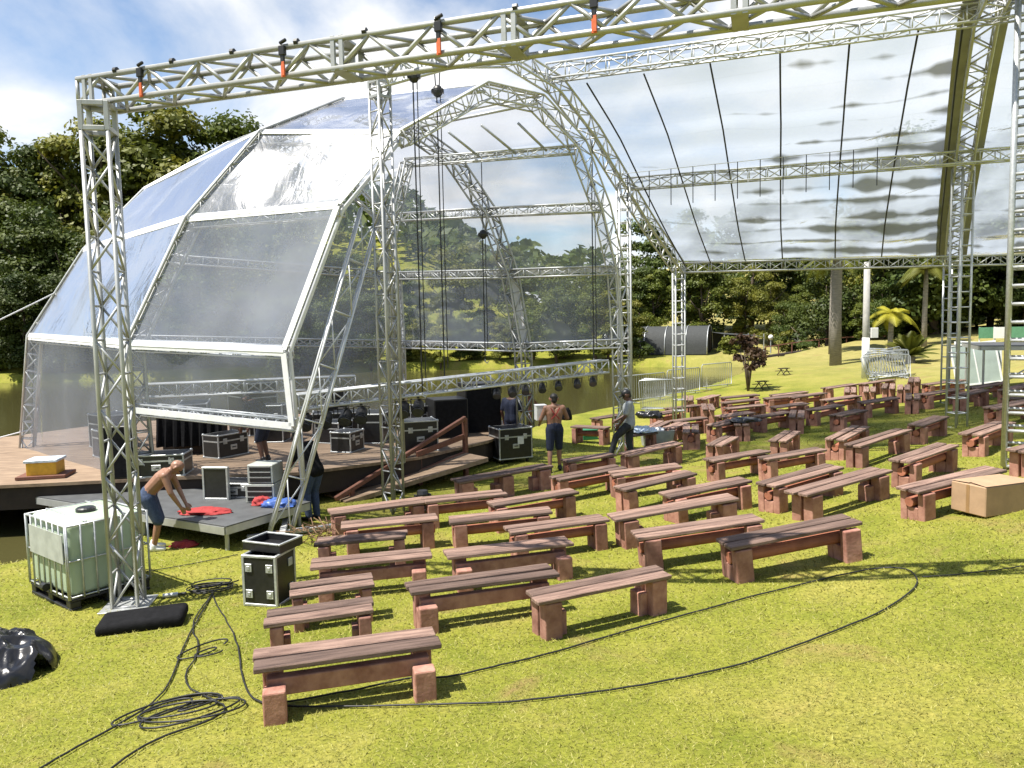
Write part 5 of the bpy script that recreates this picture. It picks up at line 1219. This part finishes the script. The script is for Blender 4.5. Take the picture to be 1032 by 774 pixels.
# shade net tunnel across the lake
t = thing('net_tunnel', 'dark arched shade net tunnel on the far bank', 'tunnel', (16.4, 63.2, gz(16.4, 63.2)-.1), R(158))
vs = []; nl_, na = 10, 14
for i in range(nl_+1):
    for j in range(na+1):
        a_ = math.pi*j/na; vs.append((8.5*i/nl_, 1.75*math.cos(a_), 2.3*math.sin(a_)**.8))
MB().add(vs, [(i*(na+1)+j, i*(na+1)+j+1, (i+1)*(na+1)+j+1, (i+1)*(na+1)+j) for i in range(nl_) for j in range(na)]).build('net_cover', M['shade'], t, smooth=True)
for i in range(0, nl_+1, 2): MB().path([(8.5*i/nl_+(-.02 if i == 0 else 0), 1.78*math.cos(math.pi*j/na), 2.33*math.sin(math.pi*j/na)**.8) for j in range(na+1)], .04, 6).build('hoop', M['steel'], t, smooth=True)
MB().add([(.03, 1.7*math.cos(math.pi*j/na), 2.26*math.sin(math.pi*j/na)**.8) for j in range(na+1)], [tuple(range(na+1))]).build('end_net', M['shade'], t)
MB().box((-.02, -.2, .95), (.05, .85, 1.8)).build('door', M['darkwood'], t)
t = thing('net_tunnel', 'lower dark net roof joined to the right of the tunnel', 'tunnel', (18.6, 63.6, gz(18.6, 63.6)-.1), R(8))
MB().add([(-1.6, -1.4, 1.55), (2.0, -1.4, 1.25), (2.0, 1.6, 1.4), (-1.6, 1.6, 1.7)], [(0, 1, 2, 3)]).add([(-1.6, 1.6, 1.7), (2.0, 1.6, 1.4), (2.0, 1.6, 0), (-1.6, 1.6, 0)], [(0, 1, 2, 3)]).build('net_cover', M['shade'], t)
for px, py in ((-1.5, -1.35), (1.9, -1.35), (-1.5, 1.5), (1.9, 1.5)): MB().tube((px, py, 0), (px, py, 1.5), .05).build('post', M['steel'], t)
t = thing('footbridge', 'low wooden footbridge with posts over the lake inlet', 'footbridge', (0, 0, 0))
P0, P1 = V((18.2, 55.3, .55)), V((28.5, 52.3, 1.1))
m = MB(); prev = None
def bz(f): return P0.lerp(P1, f)+V((0, 0, .35*math.sin(math.pi*f)))
m = MB()
for i in range(12): m.bar(bz(i/12), bz((i+1)/12), 1.4, .12)
m.build('deck', M['darkwood'], t)
m = MB()
for i in range(12): m.bar(bz(i/12)+V((0, -.6, .75)), bz((i+1)/12)+V((0, -.6, .75)), .07, .07)
m.build('handrail', M['rail'], t)
for i in range(0, 13, 1): p = bz(i/12)+V((0, -.6, 0)); MB().tube(p+V((0, 0, -.5 if 2 < i < 10 else -.1)), p+V((0, 0, .8)), .045, n=6).build('bridge_post', M['rail'], t)
for i, (x, y, lab) in enumerate(((9.2, 59.6, 'small white lamp left of the tunnel on the far bank'), (19.9, 58.6, 'small white twin lamp by the footbridge'), (21.3, 59.2, 'small white lamp right of the tunnel'))):
    t = thing('garden_lamp', lab, 'garden lamp', (x, y, gz(x, y)), 0, 'garden lamps on the far bank')
    MB().tube((0, 0, 0), (0, 0, 1.1), .05).build('post', M['steel'], t); MB().ball((0, 0, 1.25), .2, 10, 8).build('globe', M['white'], t, smooth=True)
# ------------------------------------------------------------------ people
def remesh(name, caps, mt, parent, vox=.012, sm=2):
    m = MB()
    for c in caps:
        a, ra, b_, rb = V(c[0]), c[1], V(c[2]), c[3]
        d_ = (b_-a); L = d_.length
        if L < 1e-4: m.ball(a, ra, 12, 8); continue
        d_.normalize(); prof = []
        for i in range(5): q = -math.pi/2+math.pi/2*i/4; prof.append((max(1e-3, ra*math.cos(q)), ra*math.sin(q)))
        for i in range(5): q = math.pi/2*i/4; prof.append((max(1e-3, rb*math.cos(q)), L+rb*math.sin(q)))
        m.lathe(a, prof, 12, d_)
    me = bpy.data.meshes.new(name); me.from_pydata(m.v, [], m.f); me.update()
    o = bpy.data.objects.new(name, me); COL.objects.link(o)
    md = o.modifiers.new('r', 'REMESH'); md.mode = 'VOXEL'; md.voxel_size = vox
    ms = o.modifiers.new('s', 'SMOOTH'); ms.iterations = sm; ms.factor = .5
    dg = bpy.context.evaluated_depsgraph_get(); me2 = bpy.data.meshes.new_from_object(o.evaluated_get(dg)); me2.name = name
    bpy.data.objects.remove(o)
    me2.materials.clear(); return link(name, me2, M[mt], parent, True)
BASEJ = dict(pelvis=(0, 0, .95), waist=(0, 0, 1.08), chest=(0, .0, 1.30), neck=(0, .0, 1.46), head=(0, .03, 1.59), sL=(-.185, 0, 1.40), sR=(.185, 0, 1.40), eL=(-.25, -.03, 1.12), eR=(.25, -.03, 1.12), wL=(-.25, .06, .88), wR=(.25, .06, .88),
             hL=(-.09, 0, .92), hR=(.09, 0, .92), kL=(-.10, .03, .50), kR=(.10, .03, .50), aL=(-.10, -.01, .09), aR=(.10, -.01, .09))
def person(label, loc, rz, J, skin_='skin', shirt=None, bottom='navy', long=False, hair='hair', cap=None, shoes='black', scale=1.0, sleeve=.75):
    j = {k: V(v) for k, v in {**BASEJ, **J}.items()}
    t = thing('person', label, 'person', loc, rz); t.scale = (scale,)*3
    fw = V((0, 1, 0)); up_t = (j['chest']-j['pelvis']).normalized(); hd = (j['head']-j['neck']).normalized()
    lat = V((1, 0, 0)); face = (lat.cross(hd)*-1).normalized(); face = hd.cross(lat).normalized()*-1 if False else lat.cross(hd).normalized()*-1
    if face.y < 0 and abs(face.y) > .2: face = -face
    C = []
    for s in (-1, 1):
        C.append((j['pelvis']+lat*s*.06, .115, j['waist']+lat*s*.05, .105)); C.append((j['waist']+lat*s*.05, .105, j['chest']+lat*s*.075, .118)); 
        n_ = 'L' if s < 0 else 'R'
        C.append((j['chest']+lat*s*.08+up_t*.04, .11, j['s'+n_], .065))
        C.append((j['neck']-hd*.04, .07, j['s'+n_], .06))
        C.append((j['s'+n_], .062, j['e'+n_], .043)); C.append((j['e'+n_], .043, j['w'+n_], .028))
        wd = (j['w'+n_]-j['e'+n_]).normalized(); pal = j['w'+n_]+wd*.085
        C.append((j['w'+n_]+wd*.02, .026, pal, .030)); cr_ = wd.cross(V((0, 0, 1))); cr_ = (cr_.normalized() if cr_.length > .1 else V((0, 1, 0))); bend = cr_.cross(wd)*-1
        cr2 = fw-wd*fw.dot(wd); cr2 = cr2.normalized() if cr2.length > .2 else V((1, 0, 0)); inw = wd.cross(cr2)*(1 if s > 0 else -1)
        for q, ln in ((-.027, .058), (-.009, .07), (.009, .076), (.027, .068)):
            b0 = pal+cr2*q; b1 = b0+wd*ln*.55; b2 = b1+(wd*.7+inw*.7)*ln*.5
            C.append((b0, .0095, b1, .009)); C.append((b1, .009, b2, .008))
        th0 = j['w'+n_]+wd*.035+cr2*.025; C.append((th0, .012, th0+wd*.04+cr2*.03, .0095)); C.append((th0+wd*.04+cr2*.03, .0095, th0+wd*.075+cr2*.03+inw*.01, .0085))
        C.append((j['h'+n_], .095, j['k'+n_], .06)); C.append((j['k'+n_], .058, j['k'+n_].lerp(j['a'+n_], .35), .056)); C.append((j['k'+n_].lerp(j['a'+n_], .35), .056, j['a'+n_], .038))
        C.append((j['a'+n_]+V((0, -.03, -.045)), .036, j['a'+n_]+V((0, .14, -.06)), .028))
    C += [(j['neck']-hd*.05, .062, j['head']-hd*.04, .056), (j['head']+hd*.015-face*.012, .092, j['head']+hd*.03, .09), (j['head']-hd*.055+face*.035, .058, j['head']-hd*.02+face*.025, .07),
          (j['head']-hd*.005+face*.088, .012, j['head']-hd*.025+face*.104, .015), (j['head']+lat*.088-hd*.01, .02, j['head']+lat*.09+hd*.02, .022), (j['head']-lat*.088-hd*.01, .02, j['head']-lat*.09+hd*.02, .022)]
    body = remesh('body', C, skin_, t, .0085)
    for s in (-1, 1): MB().ball(j['head']+face*.083+lat*s*.032+hd*.012, .011, 8, 6).build('eye', M['hair'], t, smooth=True)
    MB().path([j['head']+face*.083+lat*q*.022-hd*(.052+.004*abs(q)) for q in (-1, 0, 1)], .005, 5).build('mouth', M['red'], t)
    if hair: remesh('hair', [(j['head']+hd*.04-face*.02, .092, j['head']+hd*.035+face*.012, .09), (j['head']-hd*.03-face*.04, .066, j['head']+hd*.03-face*.03, .09)], hair, t, .012)
    if cap:
        remesh('cap', [(j['head']+hd*.052-face*.012, .094, j['head']+hd*.05+face*.01, .094), (j['head']+hd*.045+face*.09, .03, j['head']+hd*.035+face*.16, .022), (j['head']+hd*.045+face*.09+lat*.04, .02, j['head']+hd*.035+face*.14+lat*.04, .018), (j['head']+hd*.045+face*.09-lat*.04, .02, j['head']+hd*.035+face*.14-lat*.04, .018)], cap, t, .012)
    if shirt:
        Q = []
        for s in (-1, 1):
            n_ = 'L' if s < 0 else 'R'
            Q += [(j['pelvis']+lat*s*.065+up_t*-.02, .132, j['waist']+lat*s*.055, .124), (j['waist']+lat*s*.055, .124, j['chest']+lat*s*.08, .134), (j['chest']+lat*s*.08+up_t*.035, .125, j['s'+n_], .078), (j['neck']-hd*.06, .07, j['s'+n_], .072), (j['s'+n_], .078, j['s'+n_].lerp(j['e'+n_], sleeve), .066)]
        remesh('shirt', Q, shirt, t, .014)
    Q = []
    for s in (-1, 1):
        n_ = 'L' if s < 0 else 'R'
        Q += [(j['pelvis']+lat*s*.06, .13, j['waist']+lat*s*.045-up_t*.05, .118), (j['h'+n_], .115, j['k'+n_]+V((0, 0, .02 if not long else 0)), .085 if not long else .078)]
        if long: Q += [(j['k'+n_], .078, j['a'+n_]+V((0, 0, .0)), .062)]
    remesh('trousers' if long else 'shorts', Q, bottom, t, .014)
    for n_ in 'LR': remesh('shoe', [(j['a'+n_]+V((0, -.035, -.05)), .045, j['a'+n_]+V((0, .14, -.058)), .036), (j['a'+n_]+V((0, -.01, 0)), .05, j['a'+n_]+V((0, .0, -.04)), .05)], shoes, t, .012)
    return t
P1 = (-5.62, 11.85)
person('shirtless man in denim shorts bending over the low stage platform', (P1[0], P1[1], gz(*P1)), R(-80), dict(pelvis=(0, -.14, .86), waist=(0, -.08, .97), chest=(0, .10, 1.15), neck=(0, .22, 1.25), head=(0, .31, 1.30), sL=(-.18, .17, 1.20), sR=(.18, .17, 1.20), eL=(-.22, .26, .93), eR=(.22, .26, .93), wL=(-.13, .38, .70), wR=(.13, .36, .70), hL=(-.09, -.14, .84), hR=(.09, -.12, .84), kL=(-.11, -.02, .46), kR=(.10, .02, .46), aL=(-.13, -.12, .09), aR=(.10, -.06, .09)), 'skin', None, 'jean', False, hair=None, shoes='whitecloth')
P2 = (-3.62, 13.45)
person('man in black shirt and jeans bending behind the leaning truss leg', (P2[0], P2[1], gz(*P2)), R(60), dict(pelvis=(0, -.08, .92), chest=(0, .10, 1.24), waist=(0, -.02, 1.03), neck=(0, .2, 1.38), head=(0, .29, 1.46), sL=(-.18, .15, 1.33), sR=(.18, .15, 1.33), eL=(-.24, .2, 1.05), eR=(.24, .2, 1.05), wL=(-.2, .38, .9), wR=(.2, .38, .9), hL=(-.09, -.08, .9), hR=(.09, -.08, .9)), 'skindark', 'fabric', 'jean', True)
P3 = (-.03, 19.25)
person('man in navy shirt standing behind the black wheeled case', (P3[0], P3[1], gz(*P3)), R(-25), dict(eR=(.24, .08, 1.13), wR=(.2, .28, 1.1)), 'skindark', 'navy', 'navy', True, cap='black')
P4 = (.93, 16.95)
p4 = person('shirtless man in navy shorts walking away across the lawn with a white box', (P4[0], P4[1], gz(*P4)), R(6), dict(kL=(-.11, -.02, .50), aL=(-.14, -.14, .10), kR=(.11, .10, .50), aR=(.12, .10, .09), eL=(-.30, .02, 1.15), wL=(-.29, .22, 1.05), eR=(.30, .05, 1.16), wR=(.25, .27, 1.12)), 'skin', None, 'navy', False, scale=1.02)
m = MB()
for s in (-1, 1): m.path([(s*.10, -.135, 1.42), (s*.03, -.15, 1.30), (-s*.09, -.14, 1.17)], .012, 5)
m.build('harness_strap', M['red'], p4)
t = thing('white_box', 'white box carried at the left shoulder of the shirtless walking man', 'box', (P4[0]-.30, P4[1]+.22, gz(*P4)+1.13), R(10)); MB().box((0, 0, .17), (.24, .26, .34)).build('carton', M['white'], t, bevel=.015); MB().box((0, 0, .345), (.25, .27, .02)).build('lid', M['whitecloth'], t)
blob('black_bag', 'black bag held at the right side of the shirtless walking man', 'bag', (P4[0]+.30, P4[1]+.30, gz(*P4)+1.12), (.12, .14, .26), 'fabric', 12, .2, .1, 4)
P5 = (2.66, 17.3)
person('man in grey shirt and black cap stepping up toward a bench', (P5[0], P5[1], gz(*P5)), R(78), dict(head=(0, .06, 1.58), chest=(0, .02, 1.29), hL=(-.09, .02, .91), kL=(-.10, .30, .64), aL=(-.10, .42, .24), kR=(.10, .02, .48), aR=(.10, -.06, .09), eL=(-.25, .08, 1.13), wL=(-.18, .22, .92), eR=(.25, .06, 1.12), wR=(.17, .27, 1.0)), 'skindark', 'greyshirt', 'darktrouser', True, hair='hair', cap='black')
P6 = (-5.24, 15.75)
person('person in dark shorts bending over on deck behind the clear plastic wall', (P6[0], P6[1], .703), R(70), dict(pelvis=(0, -.14, .86), waist=(0, -.08, .97), chest=(0, .10, 1.15), neck=(0, .22, 1.25), head=(0, .31, 1.30), sL=(-.18, .17, 1.20), sR=(.18, .17, 1.20), eL=(-.22, .26, .93), eR=(.22, .26, .93), wL=(-.13, .38, .72), wR=(.13, .36, .72), hL=(-.09, -.14, .84), hR=(.09, -.12, .84), kL=(-.11, -.02, .46), kR=(.10, .02, .46), aL=(-.13, -.12, .09), aR=(.10, -.06, .09)), 'skindark', 'fabric', 'navy', False)
